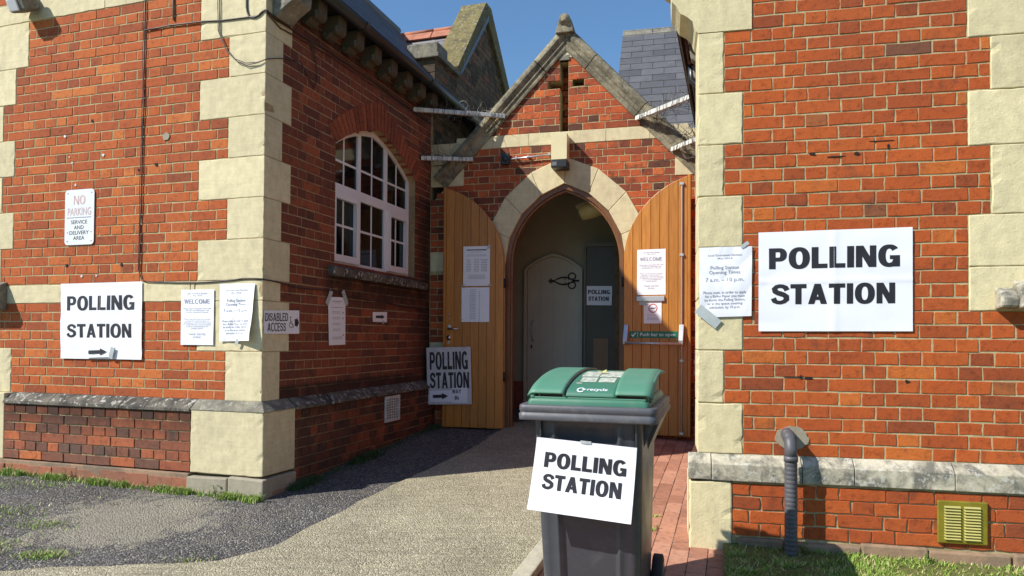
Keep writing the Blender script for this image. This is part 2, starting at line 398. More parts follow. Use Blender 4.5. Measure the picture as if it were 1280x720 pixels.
def lay(mb, zs, spans, bond='english', off=0.0, t=.0085, y=0.0, mi=0, jit=.0016):
    """zs: list of course boundaries (bottom up); spans(zmid)->list of (u0,u1)"""
    for r in range(len(zs) - 1):
        z0, z1 = zs[r], zs[r + 1]; zm = (z0 + z1) / 2
        for (a, b) in spans(zm):
            if b - a < .03: continue
            js = []
            if bond == 'english':
                p = .2345 if r % 2 == 0 else .1172
                x = off + (0 if r % 2 == 0 else .058)
                k = math.floor((a - x) / p); x += k * p
                while x < b + p: js.append(x); x += p
            else:
                seq = [.2345, .1172, .1172]; x = off + (0 if r % 2 == 0 else .176) + (.0 if r % 4 < 2 else .012)
                per = sum(seq); x += math.floor((a - x) / per) * per; i = 0
                while x < b + per: js.append(x); x += seq[i % 3]; i += 1
            js = [q + U(-.004, .004) for q in js]
            js = [a] + [q for q in js if a + .045 < q < b - .045] + [b]
            for i in range(len(js) - 1):
                l = js[i] + (t / 2 if i > 0 else t * .4); rr = js[i + 1] - (t / 2 if i < len(js) - 2 else t * .4)
                one_brick(mb, l, rr, z0 + t / 2 + U(-.001, .001), z1 - t / 2 + U(-.001, .001), y, mi, jit)
def courses(z0, z1, step=.075):
    n = max(1, round((z1 - z0) / step)); return [z0 + (z1 - z0) * i / n for i in range(n + 1)]
def stoneblock(mb, x0, x1, y0, y1, z0, z1, g=.002, j=.0012, mi=0):
    g = max(g, .0022); x0 += g; x1 -= g; z0 += g; z1 -= g
    n = max(2, int((z1 - z0) / .035)); nx = max(2, int((x1 - x0) / .05)); ny = 2; rings = []
    for k in range(n + 1):
        z = z0 + (z1 - z0) * k / n; end = k in (0, n); ring = []
        def chip(p=.13): return U(.002, .008) if R() < p else U(0, .0012)
        zz = lambda: z + (U(-.0012, .0012) - (0 if not end or R() > .2 else (U(0, .006) if k == n else -U(0, .006))))
        for i in range(nx + 1):
            e = (i == 0) - (i == nx); ring.append((x0 + (x1 - x0) * i / nx + (chip() * e if e else U(-.001, .001)), y0 + (chip() if e else U(-.0006, .0006)), zz()))
        ring.append((x1 + U(-.001, 0), y1, z)); ring.append((x0 + U(0, .001), y1, z)); rings.append(ring)
    m = nx + 3; vs = [p for r_ in rings for p in r_]; fs = []
    for k in range(n):
        for i in range(m): i2 = (i + 1) % m; fs.append((k * m + i, k * m + i2, (k + 1) * m + i2, (k + 1) * m + i))
    fs.append(tuple(range(m))[::-1]); fs.append(tuple(n * m + i for i in range(m)))
    mb.add(vs, fs, mi)

def pointed(u0, u1, zs, rise, n=12):
    """pointed arch curve from (u0,zs) up to the apex and down to (u1,zs)"""
    w = (u1 - u0) / 2
    Rr = (w * w + rise * rise) / (2 * w)
    pts = []
    a_end = math.asin(min(1, rise / Rr)) if Rr >= w else math.pi - math.asin(rise / Rr)
    for i in range(n + 1):
        a = a_end * i / n; pts.append((u0 + Rr - Rr * math.cos(a), zs + Rr * math.sin(a)))
    right = [(u0 + u1 - x, z) for x, z in pts[:-1]][::-1]
    return pts + right
def soft_arch(u0, u1, zs, rise, bulge=.08, n=8, grow=0.0):
    """low pointed arch with gently bowed sides"""
    um = (u0 + u1) / 2; out = []
    for i in range(n + 1):
        t = i / n
        c = ((u0 + um) / 2 - bulge * .45, zs + rise / 2 + bulge)
        x = (1 - t) ** 2 * u0 + 2 * t * (1 - t) * c[0] + t * t * um
        z = (1 - t) ** 2 * zs + 2 * t * (1 - t) * c[1] + t * t * (zs + rise)
        out.append((x, z))
    return out + [(u0 + u1 - x, z) for x, z in out[:-1]][::-1]

# ================================================================= LEFT BUILDING
LB = empty('brick_building', PL, AL, 'red brick hall on the left with stone quoins, arched white window and dark gutter', 'building')
Wg = 2.9; ZE = 3.93; ZR = 5.75            # gable width, eaves height, ridge height
UEND = 2.895
wide = lambda z: (z > 3.51) or (2.91 < z < 3.21) or (2.31 < z < 2.61) or (1.71 < z < 2.01) or (1.19 < z < 1.56)
# --- south gable wall
mb = MB()
def gtop(u): return ZE + (ZR - ZE) * (1 - abs(u + Wg / 2) / (Wg / 2))
mb.slab([(-Wg, .2), (-.012, .2), (-.012, ZE), (-Wg / 2, ZR), (-Wg, ZE)], [], .0035, .28, 1)
def spL(z):
    r = -.58 if wide(z) else -.32
    l = -2.58 if wide(z) else -2.445
    if z > 3.51: l = -2.31
    if 3.885 < z < 4.06: return [(-1.0, r)] if False else []
    if z > ZE: 
        k = (z - ZE) / (ZR - ZE); return [(-Wg + Wg / 2 * k + .02, -Wg / 2 * k - .02)]
    return [(l, r)]
for a, b in ((.83, 1.19), (1.19, 1.56), (1.71, 3.885), (4.06, ZR)):
    lay(mb, courses(a, b, .075), spL, 'english', .05)
mb.build('brick_wall', ['brick_left', 'mortar'], LB)
# --- east side wall with window opening
WU0, WU1, WZ0, WZS, WRI = .945, 2.50, 1.915, 2.955, .315
warch = soft_arch(WU0, WU1, WZS, WRI)
mb = MB(); mb.T = REL_EL
mb.slab([(0.0, .2), (2.96, .2), (2.96, ZE), (0.0, ZE)], [[(WU1, WZ0), (WU1, WZS)] + warch[::-1][1:-1] + [(WU0, WZS), (WU0, WZ0)]], .0042, .26, 1)
def spE(z):
    a = .315 if wide(z) else .205
    if z < 1.19: a = .205
    b = UEND - .004
    if WZ0 < z < WZS + .30:
        if z < WZS: return [(a, WU0), (WU1, b)]
        k = (z - WZS) / WRI; k = min(k, 1)
        m = (WU1 - WU0) / 2 * k ** 1.25
        return [(a, WU0 + m - .10), (WU1 - m + .10, b)]
    return [(a, b)]
for a, b in ((.83, 1.19), (1.19, 1.56), (1.56, 1.71), (1.71, 3.81)):
    lay(mb, courses(a, b), spE, 'english', .0)
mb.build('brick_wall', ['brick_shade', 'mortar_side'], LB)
# eaves oversailing courses
mb = MB(); mb.T = REL_EL
lay(mb, [3.812, 3.88], lambda z: [(.32, UEND)], 'english', .03, y=-.03)
mb.box(.3, UEND, -.008, .03, 3.812, 3.925, 1)
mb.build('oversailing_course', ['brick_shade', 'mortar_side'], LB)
# window arch of rubbed brick voussoirs
mb = MB(); mb.T = REL_EL
ring_in = soft_arch(WU0, WU1, WZS, WRI, n=11)
ring_out = soft_arch(WU0 - .135, WU1 + .135, WZS + .115, WRI + .17, n=11)
# resample both by arc length
def resamp(p, n):
    L = [0]
    for i in range(1, len(p)): L.append(L[-1] + math.dist(p[i], p[i - 1]))
    out = []
    for k in range(n + 1):
        s = L[-1] * k / n; i = 1
        while i < len(L) - 1 and L[i] < s: i += 1
        t = (s - L[i - 1]) / (L[i] - L[i - 1]); out.append((p[i - 1][0] + (p[i][0] - p[i - 1][0]) * t, p[i - 1][1] + (p[i][1] - p[i - 1][1]) * t))
    return out
def arch_ring(mb, pin, pout, n, y0, y1, gap=.004, mi=0):
    half = len(pin) // 2
    h = n // 2
    a1, a2 = resamp(pin[:half + 1], h), resamp(pin[half:], h)
    b1, b2 = resamp(pout[:half + 1], h), resamp(pout[half:], h)
    for A, B in ((a1, b1), (a2, b2)):
        for i in range(h):
            def lerp(p, q, t): return (p[0] + (q[0] - p[0]) * t, p[1] + (q[1] - p[1]) * t)
            li = math.dist(A[i], A[i + 1]); lo = math.dist(B[i], B[i + 1])
            gi, go = gap / max(li, .01), gap / max(lo, .01)
            mb.prism([lerp(A[i], A[i + 1], gi), lerp(A[i], A[i + 1], 1 - gi), lerp(B[i], B[i + 1], 1 - go), lerp(B[i], B[i + 1], go)], y0 + U(-.0012, .0012), y1, mi)
arch_ring(mb, ring_in, ring_out, 26, -.0055, .11, .008)
poly = ring_in + ring_out[::-1]
mb.prism(poly, .0015, .10, 1)
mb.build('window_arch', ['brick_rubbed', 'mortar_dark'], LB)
# quoins: stones that turn the corner
mb = MB()
zq = [.83, 1.19, 1.56, 1.71, 2.01, 2.31, 2.61, 2.91, 3.21, 3.51, 3.885, 4.05]
for i in range(len(zq) - 1):
    z0, z1 = zq[i], zq[i + 1]; zm = (z0 + z1) / 2
    wl, we = (.58, .315) if wide(zm) else (.32, .205)
    if z0 == 1.56: wl, we = .60, .205
    stoneblock(mb, -wl, .003, -.003, we, z0, z1, .0012)
mb.build('corner_quoin', 'stone', LB, bevel=.004)
mb = MB()
for i in range(len(zq) - 1):
    z0, z1 = zq[i], zq[i + 1]; zm = (z0 + z1) / 2
    l = -2.58 if wide(zm) else -2.445
    if z0 >= 3.51: l = -2.31
    if z0 == 1.56: l = -2.5
    stoneblock(mb, -Wg - .003, l, -.003, .3, z0, z1, .0015)
mb.build('corner_quoin', 'stone', LB, bevel=.004)
mb = MB()
x = -2.5
while x < -.6:
    x2 = min(x + .62, -.6); stoneblock(mb, x, x2, -.0034, .05, 1.56, 1.705, .001); x = x2
mb.build('string_course', 'stone', LB, bevel=.003)
mb = MB()
x = -2.31
while x < -.58:
    x2 = min(x + .8, -.58); stoneblock(mb, x, x2, -.0034, .05, 3.886, 4.055, .001); x = x2
mb.build('stone_band', 'stone', LB, bevel=.003)
# little broken corbel on the left edge
mb = MB(); mb.prism([(-.16, 1.60), (-.13, 1.52), (0, 1.50), (0, 1.74), (-.05, 1.72)], -2.78, -2.50, axis='x')
mb.build('stone_stub', 'stone_grey', LB, bevel=.01)
# plinth: south
PZ = .76
def ledge(mb, x0, x1, ztop, zlow, prot, y0=.0, mi=0, seg=.235):
    x = x0
    while x < x1 - .02:
        x2 = min(x + seg * U(.93, 1.07), x1); d = U(-.004, .004)
        prof = [(y0 + .02, ztop + .002), (-.004 + y0, ztop + .002 + d * .3), (-prot - .006 + y0, zlow + .012 + d), (-prot - .008 + y0, zlow - .010), (-prot + .012 + y0, zlow - .012), (y0 + .02, zlow - .012)]
        mb.prism(prof, x + .0015, x2 - .0015, mi, 'x'); x = x2
mb = MB(); mb.box(-2.42, -.56, -.062, .0, .31, .752, 1)
lay(mb, courses(.305, .748), lambda z: [(-2.42, -.56)], 'english', .1, y=-.07)
mb.build('plinth_brickwork', ['brick_plinth', 'mortar'], LB)
mb = MB(); ledge(mb, -2.42, -.56, .832, .760, .078); mb.build('plinth_ledge', 'ledge_dark', LB, bevel=.004)
mb = MB()
x = -2.6
while x < -.57:
    x2 = min(x + U(.22, .26), -.56); mb.box(x + .0015, x2 - .0015, -.088 - U(0, .006), .0, -.1, .272 + U(-.008, .003), 0, .004); x = x2
mb.build('footing_bricks', 'footing_brick', LB, bevel=.004)
mb = MB(); mb.box(-2.6, -.56, -.084, .0, .2, .298, 0, .003); mb.build('footing_mortar', 'footing', LB, bevel=.004)
mb = MB()
for (x, x2) in ((-.56, -.21), (-.205, .095)): mb.box(x, x2, -.098, .30, -.1, .292 + U(-.006, .004), 0, .008)
mb.build('footing_stone', 'cement', LB, bevel=.01)
# corner plinth stone
mb = MB()
stoneblock(mb, -.56, .075, -.075, .305, .305, .765)
mb.build('plinth_stone', 'stone', LB, bevel=.007)
mb = MB()
o = .082
v = [(-.56, -o, .763), (o, -o, .763), (o, .305, .763), (-.56, .305, .763), (-.56, .0, .835), (.0, .0, .835), (.0, .305, .835), (-.56, .305, .835)]
mb.add(v, [(0, 3, 2, 1), (4, 5, 6, 7), (0, 1, 5, 4), (1, 2, 6, 5), (2, 3, 7, 6), (3, 0, 4, 7)])
mb.build('plinth_cap', 'stone_grey', LB, bevel=.004)
mb = MB(); mb.box(-Wg - .08, -2.42, -.072, .3, .30, .83); mb.build('plinth_stone', 'stone', LB, bevel=.006)
# plinth: east
mb = MB(); mb.T = REL_EL
mb.box(.305, 2.895, -.062, .0, .1, .752, 1)
lay(mb, courses(.155, .748), lambda z: [(.31, 2.89)], 'english', .1, y=-.07)
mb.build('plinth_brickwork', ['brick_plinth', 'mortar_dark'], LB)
mb = MB(); mb.T = REL_EL; ledge(mb, .31, 2.89, .832, .760, .078); mb.build('plinth_ledge', 'ledge_dark', LB, bevel=.004)
mb = MB(); mb.T = REL_EL; mb.box(.0, 2.89, -.10, .0, -.1, .20); mb.build('footing', 'footing', LB, bevel=.008)
# window: frame, casements, bars, glass
W = MB(); W.T = REL_EL
wy = .075
inner = soft_arch(WU0 + .055, WU1 - .055, WZS - .01, WRI - .045)
outer = soft_arch(WU0 - .01, WU1 + .01, WZS, WRI + .015)
W.slab([(WU1 + .01, WZ0)] + outer[::-1] + [(WU0 - .01, WZ0)], [[(WU1 - .055, WZ0 + .055)] + inner[::-1] + [(WU0 + .055, WZ0 + .055)]], wy, wy + .06)
u3 = [WU0 + (WU1 - WU0) * k / 3 for k in range(4)]
ZT = 2.60
W.box(WU0 + .03, WU1 - .03, wy - .004, wy + .055, ZT - .045, ZT + .045)
def atop(u):
    for (a, b), (c, d) in zip(inner[:-1], inner[1:]):
        if min(a, c) <= u <= max(a, c): return b + (d - b) * (u - a) / (c - a + 1e-9)
    return WZS
for k in (1, 2):
    W.box(u3[k] - .03, u3[k] + .03, wy - .002, wy + .056, WZ0 + .03, atop(u3[k]) + .02)
WO = W.build('window', 'white_plastic', LB, bevel=.004)
for k in range(3):                                     # lower casements
    S = MB(); S.T = REL_EL
    a, b = u3[k] + .03, u3[k + 1] - .03
    if k == 0: a = WU0 + .055
    if k == 2: b = WU1 - .055
    z0, z1 = WZ0 + .055, ZT - .045
    if k != 1:
        S.slab([(a - .012, z0 - .012), (b + .012, z0 - .012), (b + .012, z1 + .012), (a - .012, z1 + .012)], [[(a + .045, z0 + .05), (a + .045, z1 - .045), (b - .045, z1 - .045), (b - .045, z0 + .05)][::-1]], wy - .022, wy + .01)
        ia, ib, iz0, iz1 = a + .045, b - .045, z0 + .05, z1 - .045
    else: ia, ib, iz0, iz1 = a, b, z0, z1
    S.box((ia + ib) / 2 - .011, (ia + ib) / 2 + .011, wy + .012, wy + .024, iz0, iz1)
    S.box(ia, ib, wy + .0115, wy + .0235, (iz0 + iz1) / 2 - .011 + .02, (iz0 + iz1) / 2 + .011 + .02)
    S.build('casement' if k != 1 else 'glazing_bars', 'white_plastic', WO, bevel=.003)
S = MB(); S.T = REL_EL
for k in range(3):
    a, b = u3[k] + .03, u3[k + 1] - .03
    if k == 0: a = WU0 + .055
    if k == 2: b = WU1 - .055
    um = (a + b) / 2
    S.box(um - .011, um + .011, wy + .012, wy + .024, ZT + .045, atop(um))
    zb = 2.85
    S.box(a, b, wy + .0115, wy + .0235, zb - .011, zb + .011)
S.build('glazing_bars', 'white_plastic', WO, bevel=.003)
S = MB(); S.T = REL_EL
S.prism([(WU1 - .05, WZ0 + .05)] + inner[::-1] + [(WU0 + .05, WZ0 + .05)], wy + .016, wy + .020)
S.build('glass', 'glass', WO)
S = MB(); S.T = REL_EL
S.box(WU0 - .1, WU1 + .1, .75, .76, WZ0 - .3, 3.4, 0); S.box(WU0 - .1, WU0 - .09, .262, .75, WZ0 - .3, 3.4, 0)
for q in range(34):                                     # curtain folds behind the panes
    uu = WU0 - .02 + q * .048; S.box(uu, uu + .022, .20 + U(-.01, .01), .23, WZ0, 3.3, 1)
S.build('window_interior', [plain('room_dark', (.05, .045, .04), .9), plain('curtain', (.26, .25, .22), .9)], LB)
S = MB(); S.T = REL_EL
S.prism([(-.055, 1.815), (-.058, 1.885), (.02, 1.912), (.12, 1.914), (.12, 1.815)], .845, 2.72, 0, 'x')
S.build('window_sill', 'ledge_dark', LB, bevel=.006)
# eaves brackets
brk = None
for i, u in enumerate([.165, .475, .765, 1.06, 1.375, 1.69, 2.02, 2.33, 2.64]):
    if i < 2 or brk is None:
        B = MB(); B.T = REL_EL
        h = .0; w = .062
        if i == 0:
            B.prism([(0, 3.66), (-.04, 3.64), (-.10, 3.70), (-.20, 3.76), (-.22, 3.92), (0, 3.92)], u - .10, u + .10, 0, 'x')
            B.build('corbel', 'stone_grey', LB, bevel=.012); continue
        B.prism([(0, 3.765), (-.035, 3.745), (-.07, 3.755), (-.10, 3.785), (-.13, 3.775), (-.165, 3.80), (-.17, 3.925), (0, 3.925)], -w, w, 0, 'x')
        B.box(-w - .004, w + .004, -.155, -.125, 3.79, 3.84, 1); B.box(-w + .0, w * .2, -.055, -.02, 3.762, 3.80, 1)
        brk = B.build('eaves_bracket', ['bracket_dark', 'stone_grey'], LB, bevel=.01)
        brk.location = (REL_EL @ Vector((u, 0, 0)))
    else:
        c = brk.copy(); COL.objects.link(c); c.parent = LB; c.location = (REL_EL @ Vector((u, 0, 0)))
# gutter
G = MB(); G.T = REL_EL
n = 10; prof = []
for i in range(n + 1):
    a = math.pi * i / n; prof.append((-.225 + .058 * math.cos(a + 0), 3.955 - .062 * math.sin(a)))
prof2 = [(-.225 + (y + .225) * .88, 3.957 - (3.957 - z) * .88) for y, z in prof][::-1]
G.prism(prof + prof2, -.05, 4.6, 0, 'x', True)
for u in (.95, 2.3, 3.4):
    pr = [(-.225 + .067 * math.cos(math.pi * i / n), 3.957 - .071 * math.sin(math.pi * i / n)) for i in range(n + 1)]
    G.prism(pr + [(-.225 - .055, 3.96), (-.225 + .055, 3.96)][::1], u, u + .05, 0, 'x')
G.build('gutter', 'gutter', LB)
S = MB(); S.T = REL_EL; S.box(-.02, UEND + .0, -.17, .0, 3.927, 3.945); S.box(-.02, 4.9, -.175, -.155, 3.93, 3.99); S.build('fascia', 'black_metal', LB)

def slates(mb, O, ud, vd, wu, lv, sw=.26, ex=.17, mi=0, clip=None):
    """O origin at eaves, ud along eaves, vd up the slope"""
    nrm = ud.cross(vd).normalized(); r = 0; v = 0
    while v < lv:
        x = -(sw / 2 if r % 2 else 0)
        while x < wu:
            a, b = max(x, 0), min(x + sw - .005, wu)
            if b - a > .02 and (clip is None or clip((a + b) / 2, v)):
                v2 = min(v + ex * 1.25, lv + .02); t = U(.0, .0025)
                vs = []
                for (q, w_, h) in ((a, v, .006 + t), (b, v, .006 + t), (b, v2, .001), (a, v2, .001)):
                    vs.append(O + ud * q + vd * w_ + nrm * h)
                for (q, w_, h) in ((a, v, .0), (b, v, .0), (b, v2, -.005), (a, v2, -.005)):
                    vs.append(O + ud * q + vd * w_ + nrm * h)
                mb.add(vs, [(0, 1, 2, 3), (7, 6, 5, 4), (0, 4, 5, 1), (1, 5, 6, 2), (2, 6, 7, 3), (3, 7, 4, 0)], mi)
            x += sw
        r += 1; v += ex
def roofplane(mb, O, ud, vd, wu, lv, th=.03, mi=1):
    nrm = ud.cross(vd).normalized(); A = [O, O + ud * wu, O + ud * wu + vd * lv, O + vd * lv]
    mb.add([p - nrm * .008 for p in A] + [p - nrm * th for p in A], [(0, 1, 2, 3), (7, 6, 5, 4), (0, 4, 5, 1), (1, 5, 6, 2), (2, 6, 7, 3), (3, 7, 4, 0)], mi)
def uv(F, u, y, z): return fw(F, u, y, z)
RF = MB(); RT = REL_EL
e0 = Vector((.04, -.215, 3.97)); rg = Vector((.04, Wg / 2, ZR))
vd = (rg - e0); lv = vd.length; vd.normalize()
slates(RF, RT @ e0, (RT.to_3x3() @ Vector((1, 0, 0))), RT.to_3x3() @ vd, 4.9, lv)
roofplane(RF, RT @ e0, (RT.to_3x3() @ Vector((1, 0, 0))), RT.to_3x3() @ vd, 4.9, lv)
e1 = Vector((4.94, Wg + .215, 3.97)); rg1 = Vector((4.94, Wg / 2, ZR)); vd1 = (rg1 - e1).normalized()
slates(RF, RT @ e1, RT.to_3x3() @ Vector((-1, 0, 0)), RT.to_3x3() @ vd1, 4.9, lv)
roofplane(RF, RT @ e1, RT.to_3x3() @ Vector((-1, 0, 0)), RT.to_3x3() @ vd1, 4.9, lv)
RO = RF.build('roof', ['slate', 'black_metal'], LB)
S = MB(); S.T = REL_EL; S.tube([(.0, Wg / 2, ZR + .005), (4.9, Wg / 2, ZR + .005)], .055, 8); S.build('ridge_tiles', 'slate', RO)
# gable coping on the south wall
S = MB()
S.prism([(.16, 3.93), (.13, 4.10), (-Wg / 2, ZR + .24), (-Wg - .13, 4.10), (-Wg - .16, 3.93), (-Wg - .02, 3.93), (-Wg / 2, ZR + .05), (.02, 3.93)], -.045, .24)
S.build('gable_coping', 'stone_grey', LB, bevel=.012)
# far side and back walls of the hall
S = MB(); S.box(-Wg, -Wg + .25, .3, 5.0, 0, ZE); S.build('side_wall', 'brick_stock', LB)
for (u, z, r_, m_) in ((-1.90, 2.90, .012, 'white_paint'), (-1.50, 2.72, .012, 'white_paint'), (-1.82, 2.68, .010, 'white_paint'), (-1.85, 2.73, .008, 'white_paint'), (-1.78, 2.50, .012, 'white_paint'), (-1.70, 1.77, .012, 'white_paint'), (-1.55, 1.77, .010, 'white_paint'), (-1.86, 1.86, .014, 'dark_hole'), (-1.30, 1.85, .014, 'dark_hole'), (-.98, 2.61, .013, 'dark_hole'), (-1.15, 2.58, .01, 'dark_hole'), (-1.62, 3.0, .012, 'dark_hole')):
    S = MB(); S.prism([(u + r_ * math.cos(k * .785) * U(.6, 1.2), z + r_ * math.sin(k * .785) * U(.6, 1.3)) for k in range(8)], -.0042, .004); S.build('filled_hole' if m_ == 'white_paint' else 'drill_hole', m_, LB)
S = MB(); S.prism([(-.885 + .035 * math.cos(k * .5) * U(.75, 1.15), 2.815 + .03 * math.sin(k * .5) * U(.8, 1.2)) for k in range(12)], -.006, .004); S.build('cement_patch', 'cement', LB)
# vent grille on the plinth
V = MB(); V.T = REL_EL
V.slab([(1.72, .49), (2.02, .49), (2.02, .735), (1.72, .735)], [[(1.74, .51), (1.74, .715), (2.0, .715), (2.0, .51)][::-1]], -.086, -.0715)
for k in range(9): V.box(1.74, 2.0, -.084, -.076, .512 + k * .0245, .520 + k * .0245)
for k in range(7): V.box(1.772 + k * .037, 1.781 + k * .037, -.085, -.077, .51, .715)
VO = V.build('vent_grille', 'white_paint', LB, bevel=.001)
V = MB(); V.T = REL_EL; V.box(1.738, 2.002, -.0735, -.0712, .508, .717); V.build('vent_opening', 'dark_hole', VO)

# ================================================================= RIGHT BUILDING
RB = empty('brick_building', PR, AR, 'red brick building on the right with long stone ledge and cream stone quoins', 'building')
Lw = 3.6; RZE = 3.62; RZR = 5.6
zR = [.642, .715, .788, .86, .933, 1.009, 1.085, 1.161, 1.237, 1.311, 1.386, 1.46, 1.535, 1.609, 1.684, 1.758, 1.832, 1.907, 1.981, 2.056, 2.13, 2.205, 2.28, 2.355, 2.43, 2.505, 2.58, 2.655, 2.73, 2.802, 2.874, 2.946, 3.018, 3.09, 3.165, 3.24, 3.315, 3.39, 3.465, 3.54, 3.615]
def leftq(z):
    return .148 if (2.73 < z < 3.09 or 2.13 < z < 2.43 or .933 < z < 1.237) else .252
def rightq(z):
    if z < 1.46: return Lw
    return 1.525 if (2.655 < z < 2.946 or 1.981 < z < 2.355) else 1.415
mb = MB()
mb.slab([(.012, 0), (Lw, 0), (Lw, RZE), (Lw / 2, RZR), (.012, RZE)], [], .0035, .28, 1)
lay(mb, zR, lambda z: [(leftq(z), rightq(z))], 'monk', .06, jit=.0022)
lay(mb, courses(RZE, RZR), lambda z: [((z - RZE) / (RZR - RZE) * Lw / 2 + .03, Lw - (z - RZE) / (RZR - RZE) * Lw / 2 - .03)], 'monk')
mb.build('brick_wall', ['brick_red', 'mortar'], RB)
mb = MB()
zz = [.642, .933, 1.237, 1.535, 1.832, 2.13, 2.43, 2.73, 3.09, 3.39]
for i in range(len(zz) - 1): stoneblock(mb, -.003, leftq((zz[i] + zz[i + 1]) / 2), -.004, .30, zz[i], zz[i + 1], .0008)
mb.build('corner_quoin', 'stone_rough', RB, bevel=.005)
mb = MB()
zz = [1.46, 1.70, 1.981, 2.355, 2.655, 2.946, 3.3, 3.615]
for i in range(len(zz) - 1): stoneblock(mb, rightq((zz[i] + zz[i + 1]) / 2), 2.35, -.004, .1, zz[i], zz[i + 1], .0008)
mb.build('window_surround', 'stone_rough', RB, bevel=.005)
# projecting sill end, broken
mb = MB()
v = [(1.50, .0, 1.485), (1.50, -.05, 1.475), (1.53, -.11, 1.47), (2.3, -.11, 1.47), (2.3, 0, 1.46), (1.50, 0, 1.52), (1.56, -.06, 1.56), (1.66, -.10, 1.60), (2.3, -.10, 1.60), (2.3, 0, 1.63), (1.60, 0, 1.61)]
mb.prism([(0, 1.462), (-.11, 1.472), (-.115, 1.53), (-.10, 1.59), (0, 1.625)], 1.62, 2.3, 0, 'x')
mb.prism([(0, 1.466), (-.085, 1.476), (-.095, 1.52), (-.07, 1.56), (0, 1.59)], 1.535, 1.621, 0, 'x')
mb.build('sill_stone', 'stone_ledge', RB, bevel=.012)
# kneeler at the top corner
mb = MB()
mb.prism([(.3, 3.09), (.0, 3.09), (-.012, 3.105), (-.03, 3.16), (-.06, 3.19), (-.10, 3.215), (-.125, 3.26), (-.15, 3.29), (-.155, 3.42), (-.21, 3.46), (-.21, 3.62), (.3, 3.9)], -.006, .30)
mb.build('kneeler_stone', 'stone_rough', RB, bevel=.008)
# plinth
mb = MB()
mb.box(.19, Lw, -.037, .0, .0, .50, 1)
lay(mb, courses(.19, .49), lambda z: [(.19, Lw)], 'monk', .10, y=-.045, jit=.004)
mb.build('plinth_brickwork', ['brick_red', 'mortar'], RB)
mb = MB(); stoneblock(mb, -.05, .19, -.052, .35, .0, .495); mb.build('plinth_stone', 'stone_rough', RB, bevel=.008)
mb = MB()
xs = [-.055, .075, 0.56, 0.83, 1.325, 2.0, 2.7, Lw]
for a, b in zip(xs[:-1], xs[1:]):
    d = U(-.003, .003)
    mb.prism([(.02, .642), (-.004, .642 + d), (-.058, .592 + d), (-.060, .50 + d), (.02, .498)], a + .002, b - .002, 0, 'x')
mb.build('stone_ledge', 'stone_ledge', RB, bevel=.003)
mb = MB()
x = .22
while x < Lw:
    x2 = x + U(.25, .4); mb.box(x, x2 - .008, -.070 + U(-.008, .008), 0, -.1, .185 + U(-.008, .004), 0, .005); x = x2
mb.build('footing', 'footing', RB, bevel=.01)
# west side wall (faces the passage)
RW = Matrix.Translation(Vector((0, 0, 0))) @ Matrix.Rotation(AE - AR, 4, 'Z')
# in this frame x runs back along the wall, y>0 is to the left: build mirrored inward
mb = MB(); mb.T = RW
mb.box(0.31, 3.118, -.25, -.0065, 0, 3.6, 1)
B2 = MB(); lay(B2, courses(.10, 3.55), lambda z: [(.33, 3.11)], 'english')
# flip: mirror bricks to face +y
for f, m_ in zip(B2.f, B2.m): pass
mb.T = None
mb.add([RW @ Vector((p.x, -p.y, p.z)) for p in B2.v], [tuple(f[::-1]) for f in B2.f], 0)
mb.build('brick_wall', ['brick_red', 'mortar_dark'], RB)
mb = MB(); mb.T = RW; mb.box(.0, 3.1, .0, .05, 0, .6); mb.build('plinth_stone', 'brick_plinth', RB, bevel=.005)
# roof, gutter and brackets of the west eaves
mb = MB(); e0 = RW @ Vector((.0, .2, 3.55)); ud = RW.to_3x3() @ Vector((1, 0, 0))
rr = RW @ Vector((.0, -Lw / 2, 5.5)); vd = (rr - e0); lv = vd.length; vd.normalize()
e0b = e0 + ud * 3.9
slates(mb, e0b, -ud, vd, 3.9, lv); roofplane(mb, e0b, -ud, vd, 3.9, lv)
rr2 = RW @ Vector((0, -Lw - .2, 3.55)); vd2 = (rr - rr2).normalized()
slates(mb, rr2, ud, vd2, 3.9, (rr - rr2).length); roofplane(mb, rr2, ud, vd2, 3.9, (rr - rr2).length)
mb.build('roof', ['slate', 'black_metal'], RB)
mb = MB(); mb.T = RW
n = 10; prof = [(.15 + .05 * math.cos(math.pi * i / n), 3.60 - .055 * math.sin(math.pi * i / n)) for i in range(n + 1)]
prof2 = [(.15 + (y - .15) * .88, 3.602 - (3.602 - z) * .88) for y, z in prof][::-1]
mb.prism(prof + prof2, .32, 3.1, 0, 'x', True)
mb.tube([(1.6, .13, 3.52), (1.62, .13, 3.40), (1.6, .03, 3.30), (1.6, .035, 3.2)], .03)
mb.build('gutter', 'gutter', RB)
for u in (.5, .85, 1.2, 1.6, 2.0, 2.4, 2.8):
    mb = MB(); mb.T = RW
    mb.prism([(0, 3.36), (.04, 3.345), (.075, 3.37), (.11, 3.40), (.125, 3.50), (0, 3.50)], u - .05, u + .05, 0, 'x')
    mb.build('eaves_bracket', 'stone_grey', RB, bevel=.008)
mb = MB()
mb.prism([(-.2, 3.62), (-.2, 3.80), (Lw / 2, RZR + .22), (Lw + .2, 3.80), (Lw + .2, 3.62), (Lw, 3.62), (Lw / 2, RZR + .03), (0, 3.62)], -.045, .26)
mb.build('gable_coping', 'stone_rough', RB, bevel=.012)
mb = MB(); mb.box(Lw - .25, Lw, .3, 4, 0, 3.6); mb.build('side_wall', 'brick_stock', RB)
